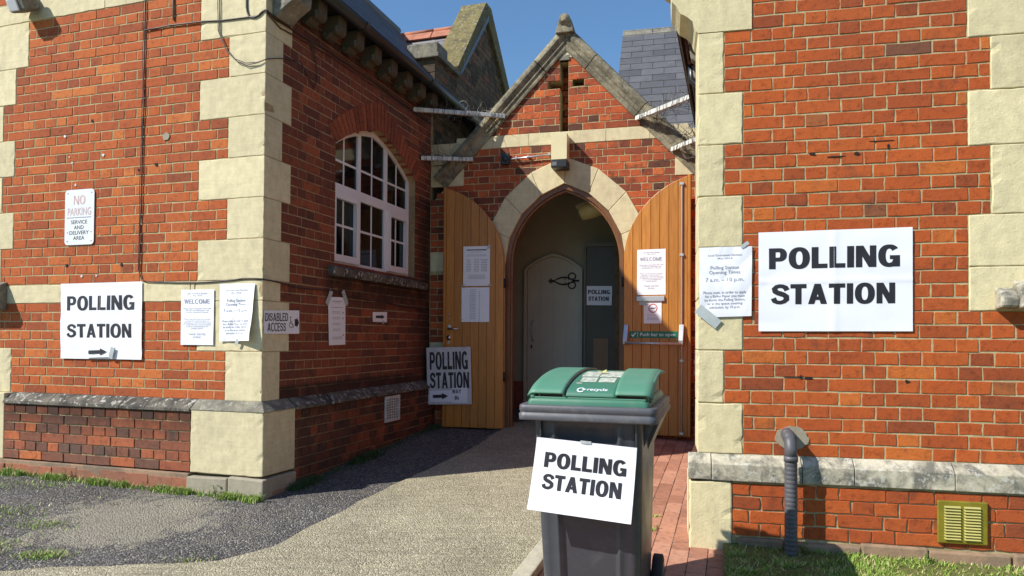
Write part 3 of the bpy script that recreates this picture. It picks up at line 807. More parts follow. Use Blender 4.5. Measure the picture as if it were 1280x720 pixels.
# brass vent plate
V = MB()
V.box(1.237, 1.478, -.062, -.046, .222, .448)
VO = V.build('vent_plate', 'brass', RB, bevel=.006)
for c0 in (1.268, 1.363):
    S = MB()
    for k in range(12):
        z = .245 + k * .0152
        S.prism([(-.0625, z), (-.073, z + .001), (-.0625, z + .0095)], c0, c0 + .078, 0, 'x')
    S.build('louvres', 'brass_lit', VO)
for (u, z, w_, h_) in ((.63, 2.35, .035, .014), (.86, 2.34, .03, .02), (1.02, 2.375, .012, .03), (.60, 1.084, .05, .012), (.565, 1.09, .02, .02), (1.11, 1.075, .025, .02), (.75, 2.33, .10, .006), (.98, 2.405, .14, .006), (.52, 1.09, .12, .006)):
    S = MB(); S.prism([(u + w_ / 2 * math.cos(k * .7) * U(.6, 1.2), z + h_ / 2 * math.sin(k * .7) * U(.6, 1.3)) for k in range(9)], -.0036, .004); S.build('chipped_joint', 'dark_hole', RB)
# waste pipe through the wall
PI = empty('waste_pipe', fw(FR, .487, -.14, gz(1.5, 3.9)), AR, 'ribbed black waste pipe coming out of the right wall and running into the grass', 'pipe')
S = MB(); pts = []
zb = gz(1.5, 3.9)
for k in range(9):
    a = math.pi / 2 * k / 8; pts.append((0, .085 - .085 * math.sin(a) * 1.0 + .0, .735 - zb + .035 * math.cos(a) - .035 + .015))
pts = [(0, .16, .772 - zb), (0, .10, .768 - zb), (0, .06, .762 - zb), (0, .03, .750 - zb), (0, .01, .728 - zb), (0, .0, .70 - zb), (0, 0, .655 - zb)]
S.tube(pts, .033, 16); S.build('elbow', 'pipe', PI)
S = MB(); z = .655 - zb; P2 = []; rs = []
while z > -.1:
    P2 += [(0, 0, z), (0, 0, z - .018), (0, 0, z - .022)]; rs += [.0325, .034, .0315]; z -= .024
S.tube(P2, rs, 18); S.tube([(0, 0, .665 - zb), (0, 0, .635 - zb)], .037, 18)
S.build('pipe_run', 'pipe', PI)
S = MB()
for k in range(5): S.tube([(0, .09 - .016 * k, .767 - zb - .004 * k), (0, .09 - .016 * k - .003, .766 - zb - .004 * k)], .035, 14)
S.build('elbow_ribs', 'pipe', PI)
S = MB()
S.prism([(.515 + .088 * math.cos(a) * U(.92, 1.06), .745 + .068 * math.sin(a) * U(.92, 1.06)) for a in [2 * math.pi * k / 26 for k in range(26)]], -.006, .01)
S.build('mortar_patch', 'cement', RB)

# ================================================================= PORCH
PB = empty('brick_porch', PP, AP, 'gabled brick porch in the middle with pointed stone doorway and cross slot', 'porch')
C = 1.52; PWm = 3.04
apexz = 4.60; slope = 1.055
def ptop(u): return apexz - .22 - abs(u - C) * slope
OU0, OU1, OZS = .862, 2.162, 2.10
rise = .845
arc_in = pointed(OU0, OU1, OZS, rise, 14)
gb = .25
hole = [(OU1, .2), (OU1, OZS)] + arc_in[::-1][1:-1] + [(OU0, OZS), (OU0, .2)]
zt0 = ptop(0)
crossv = (1.455, 1.548, 3.50, 4.26)        # vertical slot
armL = (1.325, 1.455, 3.965, 4.055); armR = (1.59, 1.715, 3.975, 4.065)
hcross = [(crossv[0], crossv[2] + .0), (crossv[1], crossv[2]), (crossv[1], crossv[3]), (crossv[0], crossv[3]), (crossv[0], armL[3]), (armL[0], armL[3]), (armL[0], armL[2]), (crossv[0], armL[2])]
harm = [(armR[0], armR[2]), (armR[1], armR[2]), (armR[1], armR[3]), (armR[0], armR[3])]
mb = MB()
mb.slab([(-.05, 0), (OU0, 0), (OU0, OZS)] + arc_in[1:-1] + [(OU1, OZS), (OU1, 0), (PWm + .05, 0), (PWm + .05, ptop(PWm + .05)), (C, ptop(C)), (-.05, ptop(-.05))],
        [hcross, harm], .0035, .30, 1)
mb.box(1.3, 1.75, .29, .31, 3.45, 4.4, 1)
lay(mb, courses(3.5, 4.3), lambda z: [(1.3, 1.75)], 'english', y=.20)
def archcut(z, grow):
    if z < OZS: return OU0 - grow, OU1 + grow
    w = (OU1 - OU0) / 2; Rr = (w * w + rise * rise) / (2 * w) + grow
    cx = OU0 - grow + Rr; h = z - OZS
    if h >= Rr: return None
    x = cx - math.sqrt(Rr * Rr - h * h)
    return (x, OU0 + OU1 - x) if x < C else None
def spP(z):
    k = (apexz - .2 - z) / slope
    a, b = max(0.0, C - k + .0), min(PWm, C + k)
    if 2.975 < z < 3.36: a = max(a, .385); b = min(b, 2.655)
    if 2.03 < z < 2.25: a = max(a, .16); b = min(b, 2.86)
    if 1.04 < z < 1.25: a = max(a, .16); b = min(b, 2.86)
    cuts = []
    c = archcut(z, .16 if z > OZS else .09)
    if c: cuts.append(c)
    if crossv[2] - .01 < z < crossv[3]: cuts.append((crossv[0], crossv[1]))
    if armL[2] < z < armL[3]: cuts.append((armL[0], armL[1])); cuts.append((armR[0], armR[1]))
    sp = [(a, b)]
    for c in cuts:
        ns = []
        for (p, q) in sp:
            if c[1] <= p or c[0] >= q: ns.append((p, q)); continue
            if c[0] > p: ns.append((p, c[0]))
            if c[1] < q: ns.append((c[1], q))
        sp = ns
    return sp
lay(mb, courses(.18, 3.365), spP, 'english', .03, jit=.003)
lay(mb, [3.50, 3.58, 3.655, 3.732, 3.81, 3.887, 3.965, 4.045, 4.12, 4.197, 4.275], spP, 'english', .06, jit=.003)
mb.build('brick_wall', ['brick_porch', 'mortar'], PB)
# stone dressings
mb = MB()
xs = [.30, .72, 1.12, 1.47, 1.95, 2.40, 2.80]
for a, b in zip(xs[:-1], xs[1:]): mb.box(a + .001, b - .001, -.005, .03, 3.367, 3.499, 0, .0015)
mb.build('stone_band', 'stone', PB, bevel=.004)
for (a, b, z0, z1) in ((.0, .385, 2.97, 3.21), (.0, .36, 3.215, 3.45), (2.655, 3.04, 2.97, 3.21), (2.70, 3.04, 3.215, 3.45), (0, .16, 2.03, 2.25), (2.86, 3.04, 2.03, 2.25), (0, .16, 1.04, 1.25), (2.86, 3.04, 1.04, 1.25)):
    mb = MB(); stoneblock(mb, a, b, -.006, .03, z0, z1); mb.build('side_quoin', 'stone', PB, bevel=.004)
arc_o = pointed(OU0 - .255, OU1 + .255, OZS, rise + .285, 14)
mb = MB()
arch_ring(mb, arc_in, arc_o, 8, -.012, .17, .0012)
for u0, u1 in ((OU0 - .2, OU0), (OU1, OU1 + .2)):
    for z0, z1 in ((.2, .7), (.7, 1.2), (1.2, 1.65), (1.65, 2.099)): stoneblock(mb, u0, u1, -.010, .17, z0, z1, .001)
mb.build('door_arch', 'stone', PB, bevel=.006)
mb = MB()
mb.prism([(C - .31, 4.285), (C + .31, 4.285), (C, 4.285 + .31 * slope)], -.008, .03); mb.build('gable_stone', 'stone', PB, bevel=.004)
mb = MB(); mb.box(crossv[0] - .012, crossv[1] + .012, -.012, .05, crossv[3], crossv[3] + .055); mb.build('slot_cap', 'stone_grey', PB, bevel=.004)
# gable coping: moulded run each side
for sgn in (-1, 1):
    mb = MB()
    L = 1.66 if sgn < 0 else 1.60
    dx, dz = sgn * 1 / math.hypot(1, slope), -slope / math.hypot(1, slope)
    nx, nz = sgn * slope / math.hypot(1, slope), 1 / math.hypot(1, slope)
    prof = [(-.022, -.165), (-.005, -.165), (.0, -.15), (.30, -.15), (.30, .0), (.24, .03), (.06, .038), (-.02, .034), (-.05, .02), (-.064, -.01), (-.066, -.035), (-.05, -.06), (-.036, -.07), (-.04, -.10), (-.024, -.115), (-.026, -.145)]
    segs = [(0, .47), (.478, 1.22), (1.228, 2.12)]
    for s0, s1 in segs:
        def pt(s_, y, h): return (C + dx * s_ + nx * h, y, apexz + dz * s_ + nz * h + (.0))
        n = len(prof); q0, q1 = [], []
        for y, h in prof:
            a = s0 if s0 > 0 else -slope * h
            q0.append(pt(a + U(-.003, .003), y, h)); q1.append(pt(s1, y + 0, h))
        vs = q0 + q1
        fs = [tuple(range(n)), tuple(range(2 * n - 1, n - 1, -1))] + [(i, n + i, n + (i + 1) % n, (i + 1) % n) for i in range(n)]
        mb.add(vs, fs)
    o = mb.build('gable_coping', 'stone_coping', PB, bevel=.004)
mb = MB()   # roll finial
mb.tube([(C, -.13, apexz + .02), (C, -.12, apexz + .05), (C, .0, apexz + .055), (C, .30, apexz + .05)], [.02, .062, .066, .06], 14)
mb.prism([(C - .10, apexz - .08), (C - .07, apexz + .04), (C, apexz + .10), (C + .07, apexz + .04), (C + .10, apexz - .08)], -.10, .3)
mb.build('apex_stone', 'stone_coping', PB, bevel=.01)
# roof behind the gable
mb = MB()
for sgn in (-1, 1):
    A = Vector((C, .2, apexz - .06)); Bv = Vector((C + sgn * 1.55, .2, apexz - .06 - 1.55 * slope))
    vd = (A - Bv); lv = vd.length; vd.normalize()
    ud = Vector((0, 1, 0)) if sgn > 0 else Vector((0, -1, 0)); O = Bv if sgn > 0 else Bv + Vector((0, 1.6, 0))
    slates(mb, O, ud, vd, 1.6, lv); roofplane(mb, O, ud, vd, 1.6, lv)
mb.build('roof', ['slate', 'black_metal'], PB)
# timber door frame
mb = MB()
fi = pointed(OU0 + .055, OU1 - .055, OZS, rise - .06, 14); fo = pointed(OU0 - .004, OU1 + .004, OZS, rise + .004, 14)
mb.slab([(OU0 - .004, .2)] + fo + [(OU1 + .004, .2), (OU1 - .055, .2)] + fi[::-1] + [(OU0 + .055, .2)], [], .02, .125)
fi2 = pointed(OU0 + .075, OU1 - .075, OZS, rise - .085, 14)
mb.slab([(OU0 + .03, .2)] + pointed(OU0 + .03, OU1 - .03, OZS, rise - .035, 14) + [(OU1 - .03, .2), (OU1 - .075, .2)] + fi2[::-1] + [(OU0 + .075, .2)], [], .05, .11)
mb.build('door_frame', 'wood_dark', PB, bevel=.006)
# interior of the lobby
mb = MB()
mb.box(.2, 2.9, 1.42, 1.50, .2, 3.4); mb.box(.2, .28, .302, 1.42, .2, 3.4); mb.box(2.82, 2.9, .302, 1.42, .2, 3.4); mb.box(.2, 2.9, .302, 1.5, 3.401, 3.46)
mb.build('lobby_wall', 'wall_inside', PB)
mb = MB(); mb.box(.3, 2.8, .302, 1.42, .20, .315); mb.box(.62, .78, 1.38, 1.42, .315, .75); mb.build('lobby_floor', 'red_tile', PB)
dr = MB()
dy = 1.36
da = soft_arch(.80, 1.46, 2.16, .17, .05)
dr.prism([(1.46, .32)] + da[::-1] + [(.80, .32)], dy, dy + .05)
DO = dr.build('inner_door', 'door_inside', PB, bevel=.004)
dr = MB()
for k in range(1, 4): dr.box(.80 + k * .165 - .002, .80 + k * .165 + .002, dy - .0012, dy + .01, .33, 2.2)
dr.build('plank_groove', 'wall_inside', DO)
fr = MB(); db = soft_arch(.755, 1.505, 2.17, .20, .05)
fr.slab([(.755, .32)] + db + [(1.505, .32), (1.462, .32)] + soft_arch(.798, 1.462, 2.16, .172, .05)[::-1] + [(.798, .32)], [], dy - .03, dy + .06)
fr.build('door_surround', 'door_inside', PB, bevel=.004)
def scrollhinge(parent, zc, sc=1.0):
    h = MB(); y = dy - .012
    x1 = 1.47; 
    h.tube([(x1, y, zc), (x1 - .09, y, zc)], .011, 8)
    for s_ in (-1, 1):
        pts = []
        for k in range(13):
            t = k / 12; pts.append((x1 - .07 - .26 * t, y, zc + s_ * .045 * math.sin(math.pi * t) ** .9))
        h.tube(pts, [.010 - .003 * abs(2 * k / 12 - 1) for k in range(13)], 8)
        pts = [(x1 - .10 + .045 * math.cos(a), y, zc + s_ * (.055 + .042 * math.sin(a))) for a in [rad(-100 + 300 * k / 12) for k in range(13)]]
        h.tube(pts, .0085, 8)
        h.tube([(x1 - .33, y, zc), (x1 - .36, y, zc + s_ * .012), (x1 - .375, y, zc + s_ * .03)], [.008, .008, .011], 8)
    h.tube([(x1 - .32, y, zc), (x1 - .40, y, zc)], [.008, .011], 8)
    for (a, b) in ((.14, .02), (.14, -.02), (.19, .022), (.19, -.022), (.06, .03), (.06, -.03)):
        h.tube([(x1 - a, y - .008, zc + b), (x1 - a, y + .01, zc + b)], .007, 8)
    h.build('scroll_hinge', 'black_metal', parent)
scrollhinge(DO, 2.02); scrollhinge(DO, .70)
h = MB(); h.tube([(.875, dy, 1.52), (.87, dy - .04, 1.50), (.865, dy - .045, 1.40), (.87, dy - .04, 1.29), (.875, dy, 1.27)], .010, 8)
h.build('pull_handle', 'silver', DO)
h = MB(); h.tube([(.855, dy - .006, 1.215), (.855, dy - .006, 1.17)], [.012, .007], 8); h.build('keyhole', 'black_metal', DO)
# glazed inner door on the right
g = MB(); gx0, gx1, gy = 1.56, 2.10, 1.05
g.slab([(gx0, .32), (gx1, .32), (gx1, 2.45), (gx0, 2.45)], [[(gx0 + .03, .6), (gx0 + .03, 2.40), (gx1 - .03, 2.40), (gx1 - .03, .6)][::-1]], gy, gy + .04)
GD = g.build('glazed_door', plain('door_grey', (.14, .13, .095), .6), PB, bevel=.003)
g = MB(); g.box(gx0 + .03, gx1 - .03, gy + .018, gy + .024, .6, 2.40); g.build('glass', plain('obscured_glass', (.06, .055, .038), .5), GD)
g = MB(); g.box(1.68, 1.86, gy + .005, gy + .015, .86, 1.30); g.build('push_plate', 'wood_dark', GD)
g = MB(); g.box(gx1 - .02, gx1 + .03, .70, .74, .32, 1.95); g.box(gx1 - .035, gx1 + .0, .69, .76, 1.0, 1.35)
g.build('door_stop_rail', 'white_paint', PB, bevel=.003)

# door leaves
def leaf(name_label, hinge_u, s_dir, ang, off):
    """root at hinge; local x runs from hinge to free edge, y into wall"""
    pos = fw(FP, hinge_u, off, .335)
    W_ = .638; H0 = OZS - .335
    RR = ((.65) ** 2 + rise ** 2) / (2 * .65)
    def top(t): t = max(0, min(t, .65)); return H0 - .02 + math.sqrt(max(0, RR * RR - (RR - t - .005) ** 2))
    d = MB(); n = 7; sgn = s_dir
    for k in range(n):
        a, b = W_ * k / n, W_ * (k + 1) / n
        m = 5; pl = [(sgn * (a + .0012), 0), (sgn * (b - .0012), 0)] + [(sgn * (b - .0012 + (a - b + .0024) * q / m), top(b + (a - b) * q / m)) for q in range(m + 1)]
        d.prism(pl, -.022, .022)
    d.box(min(sgn * .004, sgn * W_ * .99), max(sgn * .004, sgn * W_ * .99), -.012, .012, .01, H0 - .15, 1)
    par = d.build('door', ['wood', 'wood_dark'], PB, bevel=.0035)
    par.location = (hinge_u, off, .335); par.rotation_euler = (0, 0, ang)
    d = MB(); d.box(min(sgn * (W_ + .001), sgn * (W_ + .032)), max(sgn * (W_ + .001), sgn * (W_ + .032)), -.030, .03, 0, top(W_) + .012); d.build('edge_strip', 'wood', par, bevel=.004)
    return par
LEFT = leaf('left', OU0 + .01, -1, rad(3.0), -.075)
RIGHT = leaf('right', OU1 - .012, 1, rad(-7.5), -.065)
def fixed(par, name, mat, fn, bevel=.003):
    b = MB(); fn(b); return b.build(name, mat, par, bevel=bevel)
# left leaf fittings (local x negative towards free edge)
def f(b): b.box(-.625, -.60, -.03, -.02, .93, 1.20)
fixed(LEFT, 'lock_plate', 'silver', lambda b: (b.tube([(-.60, -.022, 1.085), (-.60, -.03, 1.085)], .022, 14)))
fixed(LEFT, 'door_handle', 'chrome', lambda b: (b.tube([(-.60, -.02, 1.06), (-.60, -.06, 1.06)], .011, 10), b.tube([(-.60, -.06, 1.06), (-.48, -.06, 1.06)], .009, 10)), 0)
fixed(LEFT, 'lock', 'chrome', lambda b: (b.tube([(-.60, -.02, .965), (-.60, -.035, .965)], .027, 16), b.box(-.612, -.588, -.034, -.022, .90, .93)), 0)
for zq_ in (1.17, 1.22): fixed(LEFT, 'bolt_hole', 'silver', lambda b: b.tube([(-.60, -.02, zq_), (-.60, -.028, zq_)], .009, 10), 0)
# right leaf: panic hardware on the face
def rod(b):
    b.tube([(.585, -.035, .02), (.585, -.035, 2.52)], .0085, 10)
    for z in (.03, 1.80, 2.51, .75): b.box(.565, .605, -.046, -.02, z - .012, z + .012)
fixed(RIGHT, 'bolt_rod', 'silver', rod)
for xq in (.03, .585):
    fixed(RIGHT, 'panic_bar_bracket', 'silver', lambda b: b.prism([(-.022, .93), (-.022, 1.10), (-.045, 1.11), (-.065, 1.05), (-.11, .95), (-.10, .91), (-.05, .90)], xq - .022, xq + .022, 0, 'x'))
fixed(RIGHT, 'panic_bar', 'silver', lambda b: b.tube([(.03, -.10, .925), (.585, -.10, .915)], .013, 12), 0)
fixed(RIGHT, 'letter_plate', 'silver', lambda b: b.box(.135, .415, -.045, -.02, 1.345, 1.395))

for z in (.55, 1.55):
    fixed(LEFT, 'hinge', 'black_metal', lambda b: b.tube([(.012, -.018, z - .05), (.012, -.018, z + .05)], .012, 10), 0)
    fixed(RIGHT, 'hinge', 'black_metal', lambda b: b.tube([(-.012, -.018, z - .05), (-.012, -.018, z + .05)], .012, 10), 0)

# ================================================================= GABLED BUILDING BEHIND
GBm = empty('rear_building', fw(FE, 3.0, 0, 0), AE, 'dark brown brick gable behind the left hall with lichened coping and red ridge tiles', 'building')
u0 = 3.0
def gm(u, z): return (u - u0, z)
mb = MB(); TX = Matrix.Identity(4)
prof = [gm(3.04, 0), gm(6.2, 0), gm(6.2, 4.2), gm(4.68, 5.60), gm(3.78, 4.64), gm(3.62, 4.48), gm(3.04, 4.48)]
mb.slab(prof, [], .0265, .30, 1)
def spM(z):
    if z < 4.48: return [(3.045 - u0, 6.0 - u0)]
    k = (z - 4.64) / .96
    return [(3.78 + .90 * k - u0 + .02, 5.80 - 1.05 * k - u0)]
lay(mb, courses(3.0, 5.5), spM, 'english', y=.02)
mb.build('brick_wall', ['brick_stock', 'mortar_dark'], GBm)
# south return of parapet
mb = MB(); mb.T = Matrix.Translation((.034, .0, 0)) @ Matrix.Rotation(-math.pi / 2, 4, 'Z')
B2 = MB(); lay(B2, courses(3.7, 4.48), lambda z: [(-.32, -.02)], 'english')
mb.add([p for p in B2.v], B2.f, 0)
mb.build('parapet_return', ['brick_stock', 'mortar_dark'], GBm)
mb = MB(); mb.box(-.02, .66, -.045, .38, 4.48, 4.535); mb.box(.0, .30, -.02, .36, 4.535, 4.66)
mb.build('parapet_cap', 'stone_grey', GBm, bevel=.01)
mb = MB()
th = math.atan2(5.72 - 4.70, 4.68 - 3.78)
mb.prism([gm(3.66, 4.50), gm(3.60, 4.60), gm(4.60, 5.84), gm(4.80, 5.84), gm(6.4, 4.25), gm(6.25, 4.15), gm(4.69, 5.62)], -.03, .33)
mb.build('gable_coping', 'stone_lichen', GBm, bevel=.012)
mb = MB(); mb.prism([gm(3.70, 4.52), gm(3.68, 4.57), gm(4.68, 5.70), gm(4.70, 5.64)], -.036, .0); mb.build('flashing_strip', 'lead', GBm)
mb = MB()
e = Vector((3.15 - u0, 4.3, 4.02)); rgp = Vector((4.68 - u0, 4.3, 5.50)); vd = rgp - e; lv = vd.length; vd.normalize()
slates(mb, e, Vector((0, -1, 0)), vd, 4.0, lv, .30, .16); roofplane(mb, e, Vector((0, -1, 0)), vd, 4.0, lv)
e = Vector((6.2 - u0, .3, 4.02)); vd = (Vector((4.68 - u0, .3, 5.50)) - e); lv2 = vd.length; vd.normalize()
slates(mb, e, Vector((0, 1, 0)), vd, 4.0, lv2, .30, .16); roofplane(mb, e, Vector((0, 1, 0)), vd, 4.0, lv2)
RM = mb.build('roof', ['slate_pale', 'lead'], GBm)
mb = MB()
y = .33
while y < 4.2:
    mb.prism([(4.68 - u0 - .13, 5.44), (4.68 - u0 - .05, 5.55), (4.68 - u0, 5.58), (4.68 - u0 + .05, 5.55), (4.68 - u0 + .13, 5.44)], y + .006, y + .44)
    mb.tube([(4.68 - u0, y, 5.585), (4.68 - u0, y + .44, 5.585)], .03, 8); y += .45
mb.build('ridge_tiles', 'terracotta', RM)
mb = MB()  # stepped lead flashing and valley
for k in range(4): mb.box(-.012 + .0, .02, .30 - .0 + .0, .36 + .10 * k, 4.42 - .13 * (k + 1), 4.42 - .13 * k)
mb.build('stepped_flashing', 'lead', GBm)
mb = MB()
va, vb = Vector((3.05 - u0, .15, 4.14)), Vector((4.75 - u0, 1.42, 5.55))
mb.tube([va, vb], .035, 6); mb.build('valley_flashing', 'flashing', GBm)

# ================================================================= SLATE ROOF BEHIND RIGHT
SBo = Vector((1.56, 9.95, 0)); a = -.22
SB = empty('slate_building', SBo, a, 'far building behind the porch showing only its dark slate roof', 'building')
mb = MB()
Rz = 5.66; sv = Vector((0, 1, 1.05)).normalized()
O = Vector((.0, -1.9, Rz - 1.9 * 1.05)); lv = (Vector((0, 0, Rz)) - O).length
slates(mb, O, Vector((1, 0, 0)), sv, 5.0, lv, .29, .175); roofplane(mb, O, Vector((1, 0, 0)), sv, 5.0, lv)
sv2 = Vector((0, -1, 1.05)).normalized(); O2 = Vector((5.0, 1.9, Rz - 1.9 * 1.05))
slates(mb, O2, Vector((-1, 0, 0)), sv2, 5.0, lv, .29, .175); roofplane(mb, O2, Vector((-1, 0, 0)), sv2, 5.0, lv)
RS = mb.build('roof', ['slate', 'black_metal'], SB)
mb = MB()
for k in range(12): mb.prism([(-.10, Rz - .10), (0, Rz + .03), (.10, Rz - .10), (.07, Rz - .11), (0, Rz), (-.07, Rz - .11)], .42 * k, .42 * k + .41, 0, 'x')
mb.build('ridge_tiles', 'stone_grey', RS)
mb = MB(); mb.prism([(-1.7, 0), (1.7, 0), (1.7, 3.85), (0, Rz - .06), (-1.7, 3.85)], .02, 4.9, 0, 'x'); mb.build('wall', 'brick_stock', SB)

# ================================================================= GROUND
def sheet(name, poly, dz, mat, label, extra=None, thick=0, sub=None, kind='structure', shear=False):
    mb = MB()
    if sub:
        x0, x1, y0, y1, nx, ny = sub
        sx = (lambda y: 1.10 + .29 * (y - 3.645)) if shear else (lambda y: 0)
        mb.grid(lambda s, t: (sx(y0 + (y1 - y0) * t) + x0 + (x1 - x0) * s, y0 + (y1 - y0) * t, gz(0, y0 + (y1 - y0) * t) + dz + (extra(x0 + (x1 - x0) * s, y0 + (y1 - y0) * t) if extra else 0)), nx, ny)
    else:
        tri = tessellate_polygon([[Vector((a, b, 0)) for a, b in poly]])
        n = len(poly)
        area = sum(poly[i][0] * poly[(i + 1) % n][1] - poly[(i + 1) % n][0] * poly[i][1] for i in range(n))
        if area < 0: poly = poly[::-1]; tri = tessellate_polygon([[Vector((a, b, 0)) for a, b in poly]])
        mb.add([(x, y, gz(x, y) + dz) for x, y in poly] + [(x, y, gz(x, y) - .2) for x, y in poly], [t for t in tri] + [(i, n + i, n + (i + 1) % n, (i + 1) % n) for i in range(n)])
        fix = []
        for f in mb.f[:len(tri)]:
            a_, b_, c_ = (mb.v[i] for i in f)
            fix.append(f if (b_ - a_).cross(c_ - a_).z > 0 else f[::-1])
        mb.f[:len(tri)] = fix
    o = mb.build(name, mat); o['kind'] = kind; o['label'] = label; return o
from mathutils import noise as mn
def bumpy(x, y):
    if -9 < x < 6 and -1 < y < 9.5: return .006 * mn.noise(Vector((x * 1.7, y * 1.7, 0))) + .003 * mn.noise(Vector((x * 7, y * 7, 3)))
    return 0
sheet('asphalt_yard', None, 0, 'asphalt', 'worn dark asphalt with pale patches', bumpy, sub=(-9, 6, -1, 10, 150, 110))
mb = MB()
X = [-400, -9, 6, 400]; Y = [-400, -1, 10, 400]
for i in range(3):
    for j in range(3):
        if i == 1 and j == 1: continue
        q = [(X[i], Y[j]), (X[i + 1], Y[j]), (X[i + 1], Y[j + 1]), (X[i], Y[j + 1])]
        mb.add([(x, y, (gz(0, y) if -3 <= y else gz(0, -1)) if False else gz(0, max(y, -1)) - .002) for x, y in q], [(0, 1, 2, 3)])
o = mb.build('ground', 'far_ground'); o['kind'] = 'structure'; o['label'] = 'surrounding ground'
kx = lambda y: .14 + .3186 * (y - 3.63)
jag = lambda l: [(x + U(-.012, .012), y + U(-.012, .012)) for x, y in l]
def densify(p, st=.12):
    out = []
    for (a, b), (c, d) in zip(p[:-1], p[1:]):
        n = max(1, int(math.dist((a, b), (c, d)) / st))
        for k in range(n): out.append((a + (c - a) * k / n, b + (d - b) * k / n))
    return out + [p[-1]]
left_edge = jag(densify([(-6.0, 3.0), (-3.2, 3.52), (-2.4, 3.66), (-1.93, 3.72), (-1.55, 3.77), (-1.34, 4.0), (-1.18, 4.46), (-1.0, 4.99), (-.79, 5.51), (-.42, 6.41), (-.12, 7.45), (-.05, 7.9)]))
sheet('concrete_path', left_edge + [(1.0, 8.3), (kx(7.2) - .1, 7.2), (kx(3.5) - .1, 3.5), (kx(-1) - .1, -1), (-6, -1)], .016, 'concrete', 'pale concrete path leading to the doorway')
# raised edging stones
mb = MB(); y = -.5
while y < 7.0:
    y2 = y + .9
    xa, xb = kx(y + .004), kx(y2 - .004)
    vs = [(xa - .10, y + .004, gz(0, y) - .1), (xa, y + .004, gz(0, y) - .1), (xb, y2 - .004, gz(0, y2) - .1), (xb - .10, y2 - .004, gz(0, y2) - .1)]
    vs += [(v_[0], v_[1], v_[2] + .1 + .05) for v_ in vs]
    mb.add(vs, [(0, 3, 2, 1), (4, 5, 6, 7), (0, 1, 5, 4), (1, 2, 6, 5), (2, 3, 7, 6), (3, 0, 4, 7)]); y = y2
o = mb.build('path_edging', 'kerb', bevel=.008); o['kind'] = 'structure'; o['label'] = 'raised concrete edging between path and paving'
# block paving, real blocks
mb = MB()
ca = math.atan2(.3186, 1); cosr, sinr = math.cos(ca), math.sin(ca)
def pav(a, b):  # a across, b along the path
    y = 3.63 + b * cosr - a * sinr; x = .14 + b * sinr + a * cosr; return x, y
B2 = MB()
for c in range(0, 22):
    a0, a1 = .004 + c * .102, .004 + (c + 1) * .102
    b = -3.5 + (.1 if c % 2 else 0)
    while b < 4.3:
        b2 = b + .205
        x, y = pav((a0 + a1) / 2, (b + b2) / 2)
        e = 1.085 + .29 * (y - 3.645)
        ok = (x < e and y < 4.25) or (y >= 3.95 and x < PR.x + .3035 * (y - PR.y) / .9528 + .15)
        if ok: one_brick(B2, a0 + .002, a1 - .002, b + .002, b2 - .002, 0, 0, .0008, .03)
        b = b2
vs = []
for p in B2.v:
    x, y = pav(p.x, p.z); vs.append((x, y, gz(x, y) - p.y + .004))
mb.add(vs, [tuple(f) for f in B2.f], 0)
o = mb.build('block_paving', 'paver'); o['kind'] = 'structure'; o['label'] = 'pinkish red block paving beside the right building'
sheet('paving_bed', [(kx(-.5), -.5), (1.09 + .29 * (-.5 - 3.645), -.5), (1.09, 3.645), (1.27, 4.25), (1.5, 4.4), (2.6, 7.6), (kx(7.2), 7.2)], -.012 + .006, 'mortar_dark', 'sandy joints under the block paving')
# lawn soil
sheet('verge', None, .0, 'soil', 'earth verge under the grass', lambda x, y: .008 + .035 * max(0, min(1, (y - 3.2) / .7)) + .01 * mn.noise(Vector((x * 4, y * 4, 0))), sub=(0, 4.9, 1.2, 4.25, 60, 40), shear=True)
# ---------------------------------------------------------------- grass
def blade(mb, x, y, z, h, w, lean, az):
    dx, dy = math.cos(az), math.sin(az); px, py = -dy, dx
    vs = [(x - px * w, y - py * w, z), (x + px * w, y + py * w, z),
          (x + dx * lean * .35 + px * w * .8, y + dy * lean * .35 + py * w * .8, z + h * .55), (x + dx * lean * .35 - px * w * .8, y + dy * lean * .35 - py * w * .8, z + h * .55),
          (x + dx * lean, y + dy * lean, z + h)]
    mb.add(vs, [(0, 1, 2, 3), (3, 2, 4)])
mb = MB()
lx0 = lambda y: 1.10 + .29 * (y - 3.645) + .02
n = 0
while n < 56000:
    y = U(2.3, 3.98); x = U(1.0, 3.1)
    if x < lx0(y): continue
    yw = PR.y + (x - PR.x) * math.tan(AR) - .075
    if y > yw: continue
    d = mn.noise(Vector((x * 3.5, y * 3.5, 0))) + .5 * mn.noise(Vector((x * 9, y * 9, 5)))
    if d < -.05 and R() < .82: continue
    if y > yw - .12 and R() < .45: continue
    z = gz(x, y) + .035 * max(0, min(1, (y - 3.2) / .7))
    h = U(.008, .034) * (1 + .8 * max(0, d)); blade(mb, x, y, z, h, U(.0014, .0034), U(.008, .045), U(0, 6.28)); n += 1
tag(mb.build('grass', 'grass'), 'short green and straw coloured grass of the verge below the right wall', 'grass', kind='stuff')
mb = MB()
def tuftline(mb, p, q, n, wid, hh=(.015, .045), dens=lambda t: 1, patch=3.0, seed=0):
    c = 0; tries = 0
    while c < n and tries < n * 20:
        tries += 1
        t = R(); x = p[0] + (q[0] - p[0]) * t; y = p[1] + (q[1] - p[1]) * t
        if mn.noise(Vector((x * patch, y * patch, seed))) < .02 + (0 if R() > .1 else -.5): continue
        dx, dy = q[1] - p[1], -(q[0] - p[0]); L = math.hypot(dx, dy); o = abs(random.gauss(0, wid))
        x += dx / L * o; y += dy / L * o
        blade(mb, x, y, gz(x, y), U(*hh), U(.0015, .0035), U(.005, .035), U(0, 6.28)); c += 1
a_, b_ = fw(FL, -2.75, -.12, 0), fw(FL, .1, -.12, 0)
tuftline(mb, (a_.x, a_.y), (b_.x, b_.y), 7500, .030, (.012, .05), patch=3.4, seed=2)
